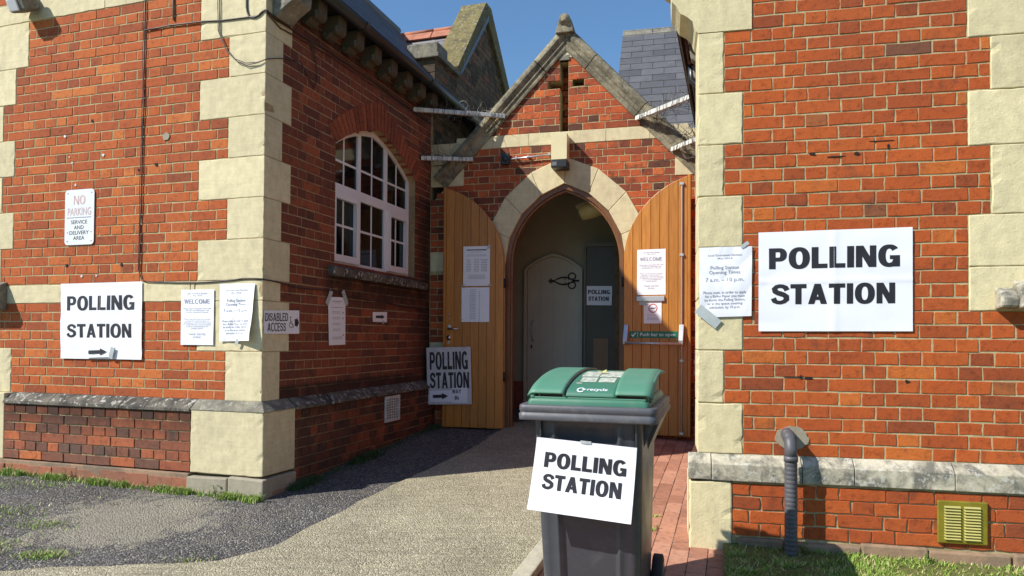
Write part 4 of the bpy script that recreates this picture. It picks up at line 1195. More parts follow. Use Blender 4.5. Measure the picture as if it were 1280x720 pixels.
tag(mb.build('grass_tufts', 'grass'), 'bright green grass growing along the foot of the left wall', 'grass', kind='stuff')
mb = MB()
a_, b_ = fw(FE, .15, -.11, 0), fw(FE, 2.8, -.11, 0)
tuftline(mb, (a_.x, a_.y), (b_.x, b_.y), 2600, .05, (.02, .06), patch=1.5, seed=5)
tag(mb.build('grass_tufts', 'leaf_dark'), 'dark weeds and grass in the shade under the arched window', 'grass', kind='stuff')
mb = MB()
for (cx, cy, sp_, n) in ((-3.12, 4.0, .16, 1400), (-2.55, 3.86, .08, 500), (-3.4, 4.6, .22, 700), (-3.6, 5.3, .25, 500), (-2.9, 4.35, .12, 260), (-1.75, 3.77, .08, 120), (-3.0, 4.9, .2, 60), (-2.7, 3.62, .12, 160), (.86, 4.33, .02, 40), (.95, 4.6, .015, 25)):
    for k in range(n):
        x, y = cx + random.gauss(0, sp_), cy + random.gauss(0, sp_ * .45); 
        if -1.3 < x < .5: continue
        blade(mb, x, y, gz(x, y) + .004, U(.006, .022), U(.0015, .003), U(.004, .02), U(0, 6.28))
tag(mb.build('moss_patches', 'grass'), 'thin moss and grass patches in the worn asphalt at the lower left', 'moss', kind='stuff')
# broad-leaf weeds
def weed(x, y, s, label):
    w = MB(); z = gz(x, y)
    for k in range(3):
        az = U(0, 6.28); hh = s * U(.7, 1.2); tip = (math.cos(az) * s * .25, math.sin(az) * s * .25, hh)
        w.tube([(0, 0, 0), (tip[0] * .4, tip[1] * .4, hh * .5), tip], [.002, .0015, .001], 5)
        for q in range(7):
            t = .25 + .75 * q / 6; bx, by, bz = tip[0] * t, tip[1] * t, hh * t; a2 = U(0, 6.28); L = s * U(.25, .4)
            d = Vector((math.cos(a2), math.sin(a2), U(-.1, .6))).normalized(); p = Vector((-d.y, d.x, 0)).normalized() * L * .3
            b = Vector((bx, by, bz)); w.add([b, b + d * L * .5 + p, b + d * L, b + d * L * .5 - p], [(0, 1, 2, 3)])
    o = w.build('weed', 'leaf'); o.location = (x, y, z); tag(o, label, 'weed', 'weeds at the foot of the left wall'); return o
for (u, yy, s, lb) in ((-.28, -.13, .075, 'small leafy weed against the footing of the left corner stone'), (.13, -.15, .06, 'green weed just right of the left corner stone'), (-2.25, -.14, .07, 'weed at the far left end of the left wall'), (-1.7, -.13, .06, 'low weed below the left wall under the large poster'), (-.10, -.14, .05, 'tiny weed in front of the left corner stone, right of the taller one')):
    p = fw(FL, u, yy, 0); weed(p.x, p.y, s, lb)
weed(.905, 4.36, .03, 'tiny weed in a joint of the red block paving')
weed(1.62, 3.86, .08, 'bushy weed beside the base of the waste pipe')
weed(2.22, 3.74, .07, 'leafy weed in the verge below the brass vent')

# ================================================================= PAPERS AND SIGNS
_tc = {}
def glyph(ch, sv, sh):
    """heavy sans letter, cap height 1; returns (width, polygons as strips)"""
    P = []
    def rect(x0, x1, y0, y1): P.append([(x0, y0), (x1, y0), (x1, y1), (x0, y1)])
    def ring(cx, cy, rx, ry, a0, a1, tx, ty, n=20, pw=2.0):
        def pt(a, x, y):
            c, q = math.cos(a), math.sin(a); e = 2 / pw
            return (cx + x * math.copysign(abs(c) ** e, c), cy + y * math.copysign(abs(q) ** e, q))
        for i in range(n):
            a, b = rad(a0 + (a1 - a0) * i / n), rad(a0 + (a1 - a0) * (i + 1) / n)
            P.append([pt(a, rx, ry), pt(b, rx, ry), pt(b, rx - tx, ry - ty), pt(a, rx - tx, ry - ty)])
    def diag(x0, y0, x1, y1, w): P.append([(x0, y0), (x0 + w, y0), (x1 + w, y1), (x1, y1)])
    if ch == 'I': rect(0, sv, 0, 1); return sv, P
    if ch == 'L': rect(0, sv, 0, 1); rect(sv, .62, 0, sh * 1.1); return .62, P
    if ch == 'T': rect(0, .70, 1 - sh * 1.1, 1); rect(.35 - sv / 2, .35 + sv / 2, 0, 1 - sh * 1.1); return .70, P
    if ch == 'E': rect(0, sv, 0, 1); rect(sv, .62, 0, sh); rect(sv, .62, 1 - sh, 1); rect(sv, .58, .5 - sh / 2 + .02, .5 + sh / 2 + .02); return .62, P
    if ch == 'P':
        rect(0, sv, 0, 1); rect(sv, .40, 1 - sh, 1); rect(sv, .40, .36, .36 + sh); ring(.40, .68, .32, .32, -90, 90, sv, sh, 16, 2.3); return .72, P
    if ch == 'D':
        rect(0, sv, 0, 1); rect(sv, .34, 1 - sh, 1); rect(sv, .34, 0, sh); ring(.34, .5, .42, .5, -90, 90, sv, sh, 20, 2.4); return .76, P
    if ch == 'B':
        rect(0, sv, 0, 1); rect(sv, .42, 1 - sh, 1); rect(sv, .44, 0, sh); rect(sv, .44, .5 - sh * .4, .5 + sh * .45)
        ring(.42, .76, .28, .24, -90, 90, sv, sh * .85, 12, 2.3); ring(.44, .27, .30, .27, -90, 90, sv, sh * .85, 12, 2.3); return .74, P
    if ch == 'O': ring(.42, .5, .42, .52, 0, 360, sv * 1.06, sh, 36, 2.25); return .84, P
    if ch == 'C': ring(.42, .5, .42, .52, 38, 322, sv * 1.06, sh, 30, 2.25); return .78, P
    if ch == 'G':
        ring(.42, .5, .42, .52, 40, 300, sv * 1.06, sh, 30, 2.25); rect(.82 - sv * .9, .82, .0, .52); rect(.44, .82 - sv * .9, .52 - sh * .95, .52)
        ring(.42, .5, .40, .52, 300, 335, sv * .9, sh, 6, 2.25); return .82, P
    if ch == 'S':
        cl = [(.66, .70), (.60, .83), (.46, .905), (.33, .915), (.19, .875), (.115, .77), (.14, .655), (.25, .575), (.38, .53), (.52, .475), (.63, .385), (.635, .255), (.54, .145), (.39, .09), (.24, .10), (.12, .17), (.06, .31)]
        w = [sv * .92, sv * .9, sh, sh, sh * 1.05, sv * .98, sv * .98, sh * 1.25, sh * 1.3, sh * 1.25, sv * .98, sv * .98, sh * 1.05, sh, sh, sv * .9, sv * .92]
        off = []
        k = .0
        for i, (x, y) in enumerate(cl):
            a = cl[max(i - 1, 0)]; b = cl[min(i + 1, len(cl) - 1)]; L = math.dist(a, b); nx, ny = -(b[1] - a[1]) / L, (b[0] - a[0]) / L
            off.append(((x + nx * w[i] / 2, y + ny * w[i] / 2), (x - nx * w[i] / 2, y - ny * w[i] / 2)))
        for i in range(len(cl) - 1): P.append([off[i][0], off[i + 1][0], off[i + 1][1], off[i][1]])
        return .74, P
    if ch == 'N': rect(0, sv * .92, 0, 1); rect(.78 - sv * .92, .78, 0, 1); diag(.78 - sv * 1.08, 0, 0, 1, sv * 1.08); return .78, P
    if ch == 'M': rect(0, sv * .9, 0, 1); rect(.94 - sv * .9, .94, 0, 1); diag(.47 - sv * .45, 0, 0, 1, sv); diag(.47 - sv * .45, 0, .94 - sv, 1, sv); return .94, P
    if ch == 'A': diag(0, 0, .41 - sv * .5, 1, sv); diag(.82 - sv, 0, .41 - sv * .5, 1, sv); rect(.2, .62, .2, .2 + sh * .9); return .82, P
    if ch == 'W':
        for a, b in ((0.27, 0), (.27, .5 - sv * .45), (.80 - sv * .2, .5 - sv * .45), (.80 - sv * .2, 1.05 - sv * .9)): diag(a - sv * .2, 0, b, 1, sv * .9)
        return 1.05, P
    if ch == 'Y': diag(.36 - sv / 2, .42, 0, 1, sv); diag(.36 - sv / 2, .42, .72 - sv, 1, sv); rect(.36 - sv / 2, .36 + sv / 2, 0, .42); return .72, P
    return .3, []
def heavy(txt, sv=.245, sh=.185, sp=.075):
    vs, fs = [], []; x = 0
    for ch in txt:
        w, P = glyph(ch, sv, sh)
        for p in P:
            na = max(1, round(max(math.dist(p[0], p[1]), math.dist(p[3], p[2])) / .14)); nb = max(1, round(max(math.dist(p[1], p[2]), math.dist(p[0], p[3])) / .14))
            o = len(vs)
            for j in range(nb + 1):
                for i in range(na + 1):
                    q, r_ = i / na, j / nb
                    xx = (p[0][0] * (1 - q) + p[1][0] * q) * (1 - r_) + (p[3][0] * (1 - q) + p[2][0] * q) * r_
                    yy = (p[0][1] * (1 - q) + p[1][1] * q) * (1 - r_) + (p[3][1] * (1 - q) + p[2][1] * q) * r_
                    vs.append((x + xx, yy))
            for j in range(nb):
                for i in range(na):
                    k = o + j * (na + 1) + i; fs.append((k, k + 1, k + na + 2, k + na + 1))
        x += w + (sp if ch != ' ' else .2)
    x -= sp; return [(a / x, b) for a, b in vs], fs
def lettering(txt, bold, spl):
    if txt.isupper() and '\n' not in txt and bold >= .02 and all(c in 'POLINGSTADBECWYM' for c in txt):
        if bold >= .04: return heavy(txt, .268, .19, .07)
        if bold >= .03: return heavy(txt, .25, .175, .08)
        return heavy(txt, .20, .135, .10) if bold > .0205 else heavy(txt, .19, .13, .10)
    return textmesh(txt, min(bold, .006), 'CENTER', 1.0, spl)
def textmesh(txt, bold=0.0, align='CENTER', spacing=1.0, lines=1.0):
    key = (txt, bold, spacing, lines)
    if key in _tc: return _tc[key]
    cu = bpy.data.curves.new('t', 'FONT'); cu.body = txt; cu.align_x = align; cu.offset = bold; cu.space_character = spacing; cu.space_line = lines
    cu.resolution_u = 3
    ob = bpy.data.objects.new('t', cu); COL.objects.link(ob)
    dg = bpy.context.evaluated_depsgraph_get(); dg.update()
    me = bpy.data.meshes.new_from_object(ob.evaluated_get(dg))
    vs = [tuple(v.co) for v in me.vertices]; fs = [tuple(p.vertices) for p in me.polygons]
    bpy.data.objects.remove(ob); bpy.data.curves.remove(cu); bpy.data.meshes.remove(me)
    x0, x1 = min(v[0] for v in vs), max(v[0] for v in vs); y0, y1 = min(v[1] for v in vs), max(v[1] for v in vs)
    vs = [((v[0] - x0) / (x1 - x0), (v[1] - y0) / (y1 - y0)) for v in vs]
    _tc[key] = (vs, fs); return _tc[key]
def notice(name, label, cat, F, y, corners, items, group=None, amp=.003, mat='paper', tapes=(), gap=.0013, world=None, sag=0.0, hang=0.0, thick=.0006, lift=None, fold=False):
    """corners BL, BR, TR, TL in wall coordinates (u,z); items (text,s0,s1,t0,t1,bold,mat) with t measured from the top"""
    BLc = corners[0]
    if world is None: root = empty(name, fw(F, BLc[0], y, BLc[1]), F[1])
    else: root = empty(name, world[0], world[1])
    sd = random.random() * 50
    def surf(s, t, d=0.0):
        b = [corners[0][k] + (corners[1][k] - corners[0][k]) * s for k in (0, 1)]; c = [corners[3][k] + (corners[2][k] - corners[3][k]) * s for k in (0, 1)]
        uu = c[0] + (b[0] - c[0]) * t; zz = c[1] + (b[1] - c[1]) * t
        w = -abs(mn.noise(Vector((s * 2.2 + sd, t * 2.6, 0)))) * amp * 2 - abs(mn.noise(Vector((s * 5 + sd, t * 4, 4)))) * amp * .6
        if lift: w -= lift * max(0, s - .45) * max(0, t - .2) * 2
        w -= sag * math.sin(math.pi * s) * t + hang * t * t
        if fold: w -= .003 * (math.exp(-abs(s - .5) * 60) + math.exp(-abs(t - .5) * 60))
        return (uu - BLc[0], w - d, zz - BLc[1])
    P = MB(); P.grid(lambda i, j: surf(i, 1 - j), 44, 44, smooth=True)
    sheet_ = P.build('sheet', mat, root)
    bymat = {}
    for it in items:
        txt, s0, s1, t0, t1, bold, mt = it[:7]
        tb = bymat.setdefault(mt, MB())
        if callable(txt): txt(tb, surf); continue
        sp_ = it[7] if len(it) > 7 else 1.0
        vs, fs = lettering(txt, bold, sp_)
        tb.add([surf(s0 + (s1 - s0) * a, t1 + (t0 - t1) * b, gap) for a, b in vs], fs)
    for mt, tb in bymat.items(): tb.build('lettering', mt, root)
    for (s, t, ang, L, w) in tapes:
        T = MB(); c = surf(s, t, .003)
        ca_, sa = math.cos(ang), math.sin(ang)
        T.grid(lambda i, j: (c[0] + ca_ * (i - .5) * L - sa * (j - .5) * w, c[1] - .0015 + .004 * abs(i - .5), c[2] + sa * (i - .5) * L + ca_ * (j - .5) * w), 6, 2)
        T.build('tape', 'tape', root)
    tag(root, label, cat, group); return root
def arrow(s0, s1, t0, t1, gap=.0015, body=.5, head=.36):
    def fn(tb, surf):
        tm = (t0 + t1) / 2; h = (t1 - t0) / 2; sh = s1 - (s1 - s0) * head
        pts = [(s0, tm + h * body), (sh, tm + h * body), (sh, tm + h), (s1, tm), (sh, tm - h), (sh, tm - h * body), (s0, tm - h * body)]
        tri = tessellate_polygon([[Vector((a, b, 0)) for a, b in pts]])
        tb.add([surf(a, b, gap) for a, b in pts], [t for t in tri])
    return fn
def rects(l, gap=.0015):
    def fn(tb, surf):
        for (a, b, c, d) in l: tb.add([surf(a, d, gap), surf(b, d, gap), surf(b, c, gap), surf(a, c, gap)], [(0, 1, 2, 3)])
    return fn
def ringarc(cx, cy, rx, ry, a0, a1, w, n=24, gap=.0015):
    def fn(tb, surf):
        vs = []
        for i in range(n + 1):
            a = a0 + (a1 - a0) * i / n
            for k in (1, 1 - w): vs.append(surf(cx + rx * k * math.cos(a), cy - ry * k * math.sin(a), gap))
        tb.add(vs, [(2 * i, 2 * i + 2, 2 * i + 3, 2 * i + 1) for i in range(n)])
    return fn
B9 = .045
def fauxlines(s0, s1, t0, t1, n, ragged=.2, th=.35):
    l = []; st = (t1 - t0) / n
    for i in range(n):
        q = U(0, ragged) * (s1 - s0) / 2; x = s0 + q
        while x < s1 - q:
            w = U(.02, .07); l.append((x, min(x + w, s1 - q), t0 + st * i, t0 + st * (i + th))); x += w + .014
    return rects(l)
g_ps = 'large polling station posters'
def rc(u0, u1, z0, z1): return [(u0, z0), (u1, z0), (u1, z1), (u0, z1)]
notice('polling_poster', 'largest polling station poster, white with black letters on the right brick wall', 'poster', FR, -.008, [(.336, 1.347), (1.137, 1.350), (1.138, 1.921), (.336, 1.911)],
       [('POLLING', .07, .92, .165, .375, B9, 'ink'), ('STATION', .09, .89, .53, .73, B9, 'ink')], g_ps, amp=.003, fold=True)
notice('polling_poster', 'polling station poster with arrow strip at its bottom, on the left brick wall', 'poster', FL, -.010, [(-1.895, 1.116), (-1.078, 1.118), (-1.085, 1.716), (-1.905, 1.712)],
       [('POLLING', .08, .91, .17, .36, .03, 'ink'), ('STATION', .09, .88, .54, .72, .03, 'ink')], g_ps, amp=.005, fold=True)
notice('arrow_strip', 'white paper strip with black arrow stuck on the bottom of the left poster', 'notice', FL, -.026, [(-1.62, 1.125), (-1.35, 1.135), (-1.35, 1.225), (-1.62, 1.215)],
       [(arrow(.12, .80, .22, .82, gap=.004), 0, 0, 0, 0, 0, 'ink')], amp=.0012, tapes=((.98, .65, 1.3, .09, .04),))
welcome = lambda k='ink_grey': [('Local Government Elections', .20, .80, .055, .085, .012, k), ('May 2018', .36, .64, .10, .125, .01, k), ('WELCOME', .10, .88, .175, .255, .022, k),
    ('Please report to the desk where staff\nwill issue your ballot paper and\nprovide assistance if required', .08, .92, .33, .43, .01, k),
    ('Please note that there are various\npenalties for impersonation or\nattempting to vote more than once\nor voting when you are not entitled\nto do so or pretending to be\nanother person', .08, .92, .52, .72, .01, k), ('THANK YOU FOR\nVOTING', .24, .76, .79, .88, .012, k)]
opening = lambda k='ink_grey': [('Local Government Elections', .17, .81, .10, .13, .012, k), ('May 2018', .35, .63, .15, .18, .01, k), ('Polling Station\nOpening Times', .19, .78, .27, .40, .015, k),
    ('7 a.m. – 10 p.m.', .12, .85, .44, .51, .028, k),
    ('Please note, in order to apply\nfor a Ballot Paper you must\nbe inside the Polling Station,\nor in the queue awaiting\nadmission, by 10 p.m.', .08, .90, .63, .89, .015, k)]
notice('opening_times_notice', 'opening times notice on the right building, grey tape at its lower left corner', 'notice', FR, -.010, [(.009, 1.425), (.297, 1.434), (.301, 1.834), (.008, 1.831)], opening(), 'opening times notices', amp=.0035,
       tapes=((.17, .99, rad(-40), .15, .058), (.86, -.02, rad(35), .05, .02)))
notice('welcome_notice', 'welcome notice to the right of the arrow poster on the left wall', 'notice', FL, -.010, rc(-.715, -.417, 1.235, 1.646), welcome(), 'welcome notices', amp=.003)
notice('opening_times_notice', 'opening times notice on the left corner stone, its right side lifting off', 'notice', FL, -.012, [(-.36, 1.262), (-.068, 1.27), (-.060, 1.685), (-.365, 1.684)], opening(), 'opening times notices', amp=.006, lift=.055,
       tapes=((.55, 1.02, rad(70), .05, .025),))
# no parking sign: metal plate with rounded corners
def rrect(x0, x1, z0, z1, r, n=5):
    out = []
    for cx, cz, a0 in ((x1 - r, z0 + r, -90), (x1 - r, z1 - r, 0), (x0 + r, z1 - r, 90), (x0 + r, z0 + r, 180)):
        for k in range(n + 1): a = rad(a0 + 90 * k / n); out.append((cx + r * math.cos(a), cz + r * math.sin(a)))
    return out
def plate(name, label, cat, F, y, corners, items, mat, group=None, r=.012, t=.003, screws=(), kids=None):
    BLc = corners[0]; root = empty(name, fw(F, BLc[0], y, BLc[1]), F[1])
    W_ = math.dist(corners[0], corners[1]); Hh = math.dist(corners[0], corners[3]); an = math.atan2(corners[1][1] - BLc[1], corners[1][0] - BLc[0])
    ca_, sa = math.cos(an), math.sin(an)
    def surf(s, t_, d=0.0): x, z = s * W_, (1 - t_) * Hh; return (x * ca_ - z * sa, -t - d, x * sa + z * ca_)
    P = MB(); P.prism([(x * ca_ - z * sa, x * sa + z * ca_) for x, z in rrect(0, W_, 0, Hh, r)], -t, 0); P.build('plate', mat, root)
    bym = {}
    for it in items:
        txt, s0, s1, t0, t1, bold, mt = it[:7]; tb = bym.setdefault(mt, MB())
        if callable(txt): txt(tb, surf); continue
        vs, fs = lettering(txt, bold, it[7] if len(it) > 7 else 1.0)
        tb.add([surf(s0 + (s1 - s0) * a, t1 + (t0 - t1) * b, .0008) for a, b in vs], fs)
    for mt, tb in bym.items(): tb.build('lettering', mt, root)
    for (s, q) in screws:
        S = MB(); p = surf(s, q); S.tube([(p[0], p[1] - .002, p[2]), (p[0], p[1] + .001, p[2])], .006, 10); S.build('screw', 'silver', root)
    tag(root, label, cat, group); return root
plate('no_parking_sign', 'small white no parking sign with faded red words, high on the left brick wall', 'sign', FL, -.006, rc(-1.879, -1.577, 2.02, 2.461),
      [('NO', .30, .70, .11, .27, .02, 'ink_pink'), ('PARKING', .10, .90, .33, .47, .018, 'ink_pink'), (rects([(.07, .91, .50, .512)]), 0, 0, 0, 0, 0, 'ink_grey'),
       ('SERVICE\nAND\nDELIVERY\nAREA', .17, .83, .555, .91, .014, 'ink', 1.0)], 'white_plastic', r=.03, screws=((.09, .06), (.91, .06), (.09, .93), (.91, .93), (.10, .77), (.90, .77)))
def wheelchair(cx, cy, r, ax):
    def fn(tb, surf):
        def stroke(p, w=.14):
            for (a, b), (c, d) in zip(p[:-1], p[1:]):
                L = math.hypot(c - a, d - b); nx, ny = -(d - b) / L * w * r, (c - a) / L * w * r
                q = [(a + nx, b + ny), (c + nx, d + ny), (c - nx, d - ny), (a - nx, b - ny)]
                tb.add([surf(cx + x * ax, cy + y_, .0016) for x, y_ in q], [(0, 1, 2, 3)])
        stroke([(-.25 * r, -2.2 * r), (-.1 * r, -.4 * r), (1.0 * r, -.4 * r), (1.45 * r, .9 * r), (1.8 * r, .75 * r)])
        stroke([(-.2 * r, -1.3 * r), (.75 * r, -1.3 * r)], .1)
        ringarc(cx, cy, r * 1.15 * ax, r * 1.15, rad(110), rad(350), .2)(tb, surf)
        ringarc(cx - .25 * r * ax, cy - 2.75 * r, .34 * r * ax, .34 * r, 0, rad(360), .999)(tb, surf)
    return fn
notice('disabled_access_sign', 'white disabled access sign with wheelchair symbol beside the left corner under the cable', 'sign', FE, -.007, [(.006, 1.321), (.436, 1.323), (.433, 1.505), (.006, 1.488)],
       [('DISABLED', .03, .66, .11, .46, .02, 'ink'), ('ACCESS', .09, .60, .53, .90, .02, 'ink'), (arrow(.86, .985, .28, .76, body=.62, head=.5), 0, 0, 0, 0, 0, 'ink'), (wheelchair(.75, .62, .115, .43), 0, 0, 0, 0, 0, 'ink')], amp=.0015)
notice('candidate_notice', 'tall paper notice with folded top corners taped under the arched window', 'notice', FE, -.008, [(.855, 1.230), (1.113, 1.234), (1.107, 1.643), (.832, 1.634)],
       [('Local Government Elections', .22, .80, .07, .095, .012, 'ink'), (fauxlines(.3, .7, .115, .14, 1), 0, 0, 0, 0, 0, 'ink_grey'), (fauxlines(.18, .85, .21, .235, 1, 0), 0, 0, 0, 0, 0, 'ink'),
        (fauxlines(.2, .72, .30, .36, 2), 0, 0, 0, 0, 0, 'ink_grey'), (fauxlines(.2, .72, .42, .48, 2), 0, 0, 0, 0, 0, 'ink_grey'), (fauxlines(.2, .72, .54, .60, 2), 0, 0, 0, 0, 0, 'ink_grey'), (fauxlines(.2, .72, .66, .72, 2), 0, 0, 0, 0, 0, 'ink_grey'),
        (rects([(.82, .87, .31, .34), (.82, .87, .43, .46), (.83, .88, .78, .81)]), 0, 0, 0, 0, 0, 'ink'), (fauxlines(.15, .85, .83, .90, 2), 0, 0, 0, 0, 0, 'ink_grey')], amp=.002,
       tapes=((.06, .01, rad(58), .14, .05), (.95, .01, rad(-58), .14, .05)))
notice('arrow_notice', 'small white paper with a black arrow on the side wall under the window sill', 'notice', FE, -.008, [(1.592, 1.444), (1.872, 1.446), (1.875, 1.546), (1.590, 1.535)],
       [(arrow(.2, .82, .25, .72, body=.55), 0, 0, 0, 0, 0, 'ink')], amp=.002, tapes=((.72, 1.02, rad(90), .03, .03),))
notice('window_notice', 'white notice standing inside the arched window behind the lower middle pane', 'notice', FE, .14, rc(1.52, 1.68, 1.96, 2.16), [(fauxlines(.15, .85, .15, .8, 7), 0, 0, 0, 0, 0, 'ink_grey')], amp=.001)
# papers on the door leaves (frames that lie on the leaves)
def leafframe(hu, off, ang): p = fw(FP, hu, off, 0); return (Vector((p.x, p.y, 0)), AP + ang)
FLL = leafframe(OU0 + .01, -.075, rad(3.0)); FLR = leafframe(OU1 - .012, -.065, rad(-7.5))
hz = .0
notice('poll_notice', 'white printed notice with black title bar, upper of two on the left door leaf', 'notice', FLL, -.026, rc(-.445, -.150, 1.858, 2.286),
       [(rects([(.13, .88, .08, .105)]), 0, 0, 0, 0, 0, 'ink'), (fauxlines(.28, .72, .145, .165, 1, 0), 0, 0, 0, 0, 0, 'ink'), (fauxlines(.12, .9, .21, .27, 2), 0, 0, 0, 0, 0, 'ink_grey'), (fauxlines(.12, .30, .33, .66, 8), 0, 0, 0, 0, 0, 'ink_grey'), (fauxlines(.4, .6, .33, .66, 8), 0, 0, 0, 0, 0, 'ink_grey'), (fauxlines(.66, .92, .33, .66, 8), 0, 0, 0, 0, 0, 'ink_grey'), (fauxlines(.12, .9, .72, .84, 4), 0, 0, 0, 0, 0, 'ink_grey')],
       amp=.0015, tapes=((.95, 0, rad(60), .03, .02), (.0, .98, rad(10), .035, .015), (1.0, .98, rad(-10), .035, .015), (.94, .05, rad(20), .03, .015)))
notice('candidate_list', 'pale glossy paper list in a sleeve, lower of two on the left door leaf', 'notice', FLL, -.027, rc(-.462, -.153, 1.470, 1.842),
       [(fauxlines(.30, .52, .06, .95, 17, .1), 0, 0, 0, 0, 0, 'ink_grey'), (rects([(.63, .655, .12 + .055 * k, .135 + .055 * k) for k in range(16)]), 0, 0, 0, 0, 0, 'ink')], amp=.0015, mat='paper_gloss', tapes=((.0, .9, rad(-40), .03, .012),))
notice('welcome_notice', 'welcome notice on the open right door leaf above the letter plate', 'notice', FLR, -.026, rc(.137, .425, 1.745, 2.205), welcome(), 'welcome notices', amp=.0012)
notice('no_smoking_notice', 'small no smoking notice below the letter plate on the right door leaf', 'notice', FLR, -.027, rc(.205, .385, 1.455, 1.685),
       [(ringarc(.52, .33, .25, .20, 0, rad(360), .2), 0, 0, 0, 0, 0, 'ink_red'), (rects([(.38, .62, .31, .35), (.64, .67, .27, .35)]), 0, 0, 0, 0, 0, 'ink'), (fauxlines(.2, .8, .63, .67, 1, 0), 0, 0, 0, 0, 0, 'ink_red'), (fauxlines(.15, .85, .74, .86, 3), 0, 0, 0, 0, 0, 'ink_grey')], amp=.001, tapes=((.0, .06, rad(0), .09, .06),))
plate('push_bar_sign', 'green push bar to open sign with white tick on the right door leaf', 'sign', FLR, -.024, rc(.06, .545, 1.308, 1.376),
      [('Push bar to open', .23, .95, .22, .86, .03, 'white_plastic'), (rects([(.17, .178, .12, .88)]), 0, 0, 0, 0, 0, 'white_plastic'),
       (lambda tb, surf: tb.add([surf(a, b, .0008) for a, b in ((.035, .5), (.055, .45), (.075, .6), (.125, .2), (.14, .25), (.08, .82), (.07, .82))], [(0, 1, 2, 6), (2, 5, 6), (2, 3, 4, 5)]), 0, 0, 0, 0, 0, 'white_plastic')], 'sign_green', r=.003)
plate('way_in_board', 'tilted grey polling station board hanging from the left door handle', 'sign', FLL, -.055, [(-.825, .575), (-.330, .590), (-.345, 1.235), (-.84, 1.19)],
      [('POLLING', .07, .93, .08, .39, .035, 'ink'), ('STATION', .07, .95, .44, .72, .035, 'ink')], 'sign_board', r=.006, t=.006, screws=((.80, .93),))
S = MB(); p = FLL
ws = bpy.data.objects['way_in_board']
S.tube([(.24, -.01, .48), (.43, -.006, .64)], .0018, 5); S.tube([(.24, -.01, .48), (.05, -.006, .60)], .0018, 5); S.build('string', 'ink_grey', ws)
notice('way_in_notice', 'pale slip reading way in with an arrow across the bottom of the tilted board', 'notice', FLL, -.066, [(-.80, .60), (-.555, .612), (-.56, .735), (-.805, .723)],
       [(arrow(.16, .86, .22, .78, body=.5, head=.4), 0, 0, 0, 0, 0, 'ink')], amp=.0015, mat='paper_gloss')
notice('way_in_notice', 'pale slip with the words way in beside the arrow slip on the tilted board', 'notice', FLL, -.066, [(-.555, .598), (-.375, .604), (-.380, .765), (-.56, .757)],
       [('WAY', .05, .62, .08, .36, .02, 'ink'), ('IN', .22, .45, .52, .80, .02, 'ink')], amp=.0015, mat='paper_gloss')
notice('polling_poster', 'small polling station poster on the glazed door inside the lobby', 'poster', FP, gy - .004, [(1.60, 1.70), (1.90, 1.695), (1.905, 1.925), (1.60, 1.93)],
       [('POLLING', .05, .92, .2, .42, .045, 'ink'), ('STATION', .07, .88, .55, .77, .045, 'ink')], None, amp=.002)

# ================================================================= LAMP OVER THE DOOR, CEILING LIGHT
L = empty('emergency_lamp', fw(FP, 1.40, -.012, 3.075), AP, 'tall cream box light with black base above the door arch', 'lamp')
S = MB(); S.prism(rrect(0, .165, .085, .365, .012), -.17, .0); S.build('housing', 'cream_plastic', L, bevel=.006)
S = MB(); S.box(-.002, .167, -.172, -.0, 0, .083); S.build('base', 'black_plastic', L, bevel=.008)
S = MB(); S.box(.01, .06, -.176, -.165, .02, .06); S.build('sensor', 'lead', L)
L = empty('conduit_run', fw(FP, .86, -.006, 3.20), AP, 'grey conduit with black junction box left of the light above the door', 'conduit')
S = MB(); S.tube([(.06, -.03, .028), (.54, -.03, .055)], .009, 8); S.build('conduit', 'silver', L)
S = MB(); S.box(-.03, .055, -.06, -.002, -.03, .09); S.tube([(.012, -.075, .03), (.012, -.055, .03)], .03, 12); S.build('junction_box', 'black_plastic', L, bevel=.005)
S = MB(); 
for x in (.12, .25, .48): S.box(x, x + .02, -.042, .0, .022 + x * .05, .045 + x * .05)
S.build('clip', 'silver', L)
L = empty('ceiling_light', fw(FP, 1.80, .62, 2.80), AP, 'unlit yellowish dome lamp in the top of the dark doorway', 'lamp')
S = MB(); S.T = Matrix.Rotation(rad(-18), 4, 'Y')
S.tube([(-.24, 0, 0), (-.22, 0, 0), (-.12, 0, 0), (.14, 0, 0), (.22, 0, 0), (.25, 0, 0)], [.03, .09, .105, .105, .09, .03], 16); S.build('diffuser', 'lamp_cover', L)
S = MB(); S.T = Matrix.Rotation(rad(-18), 4, 'Y'); S.box(-.25, .25, -.07, .07, .04, .10); S.box(-.02, .02, -.02, .02, .1, .42); S.build('fitting', 'wall_inside', L, bevel=.01)

# lamp at the top left
L = empty('wall_lamp', fw(FL, -2.26, -.01, 4.0), AL, 'grey floodlight seen from below at the top left of the stone band', 'lamp')
S = MB(); S.T = Matrix.Rotation(rad(25), 4, 'X'); S.box(-.09, .10, -.16, -.02, -.04, .08); S.build('housing', 'stone_grey', L, bevel=.02)
S = MB(); S.tube([(.0, 0, .1), (0, -.08, .08)], .02, 8); S.build('bracket', 'black_metal', L)
S = MB(); S.T = Matrix.Rotation(rad(25), 4, 'X'); S.box(-.075, .03, -.17, -.155, -.03, .06); S.build('lens', 'white_plastic', L, bevel=.006)
# vent/ring details beside right door
S = MB(); a0 = 0
L = empty('wall_lantern', fw(FP, 2.86, -.06, .95), AP, 'small silver bolt fitting on the dark wall right of the door', 'fitting')
S.box(-.012, .0, -.02, .0, -.02, .26); S.box(-.02, .03, -.03, -.01, .10, .14); S.box(-.02, .03, -.03, -.01, .0, .03); S.build('bolt', 'silver', L, bevel=.003)
S = MB(); S.tube([(.02 + .035 * math.cos(a), -.01, .50 + .035 * math.sin(a)) for a in [rad(k * 20) for k in range(19)]], .005, 6); S.build('ring', 'silver', L)

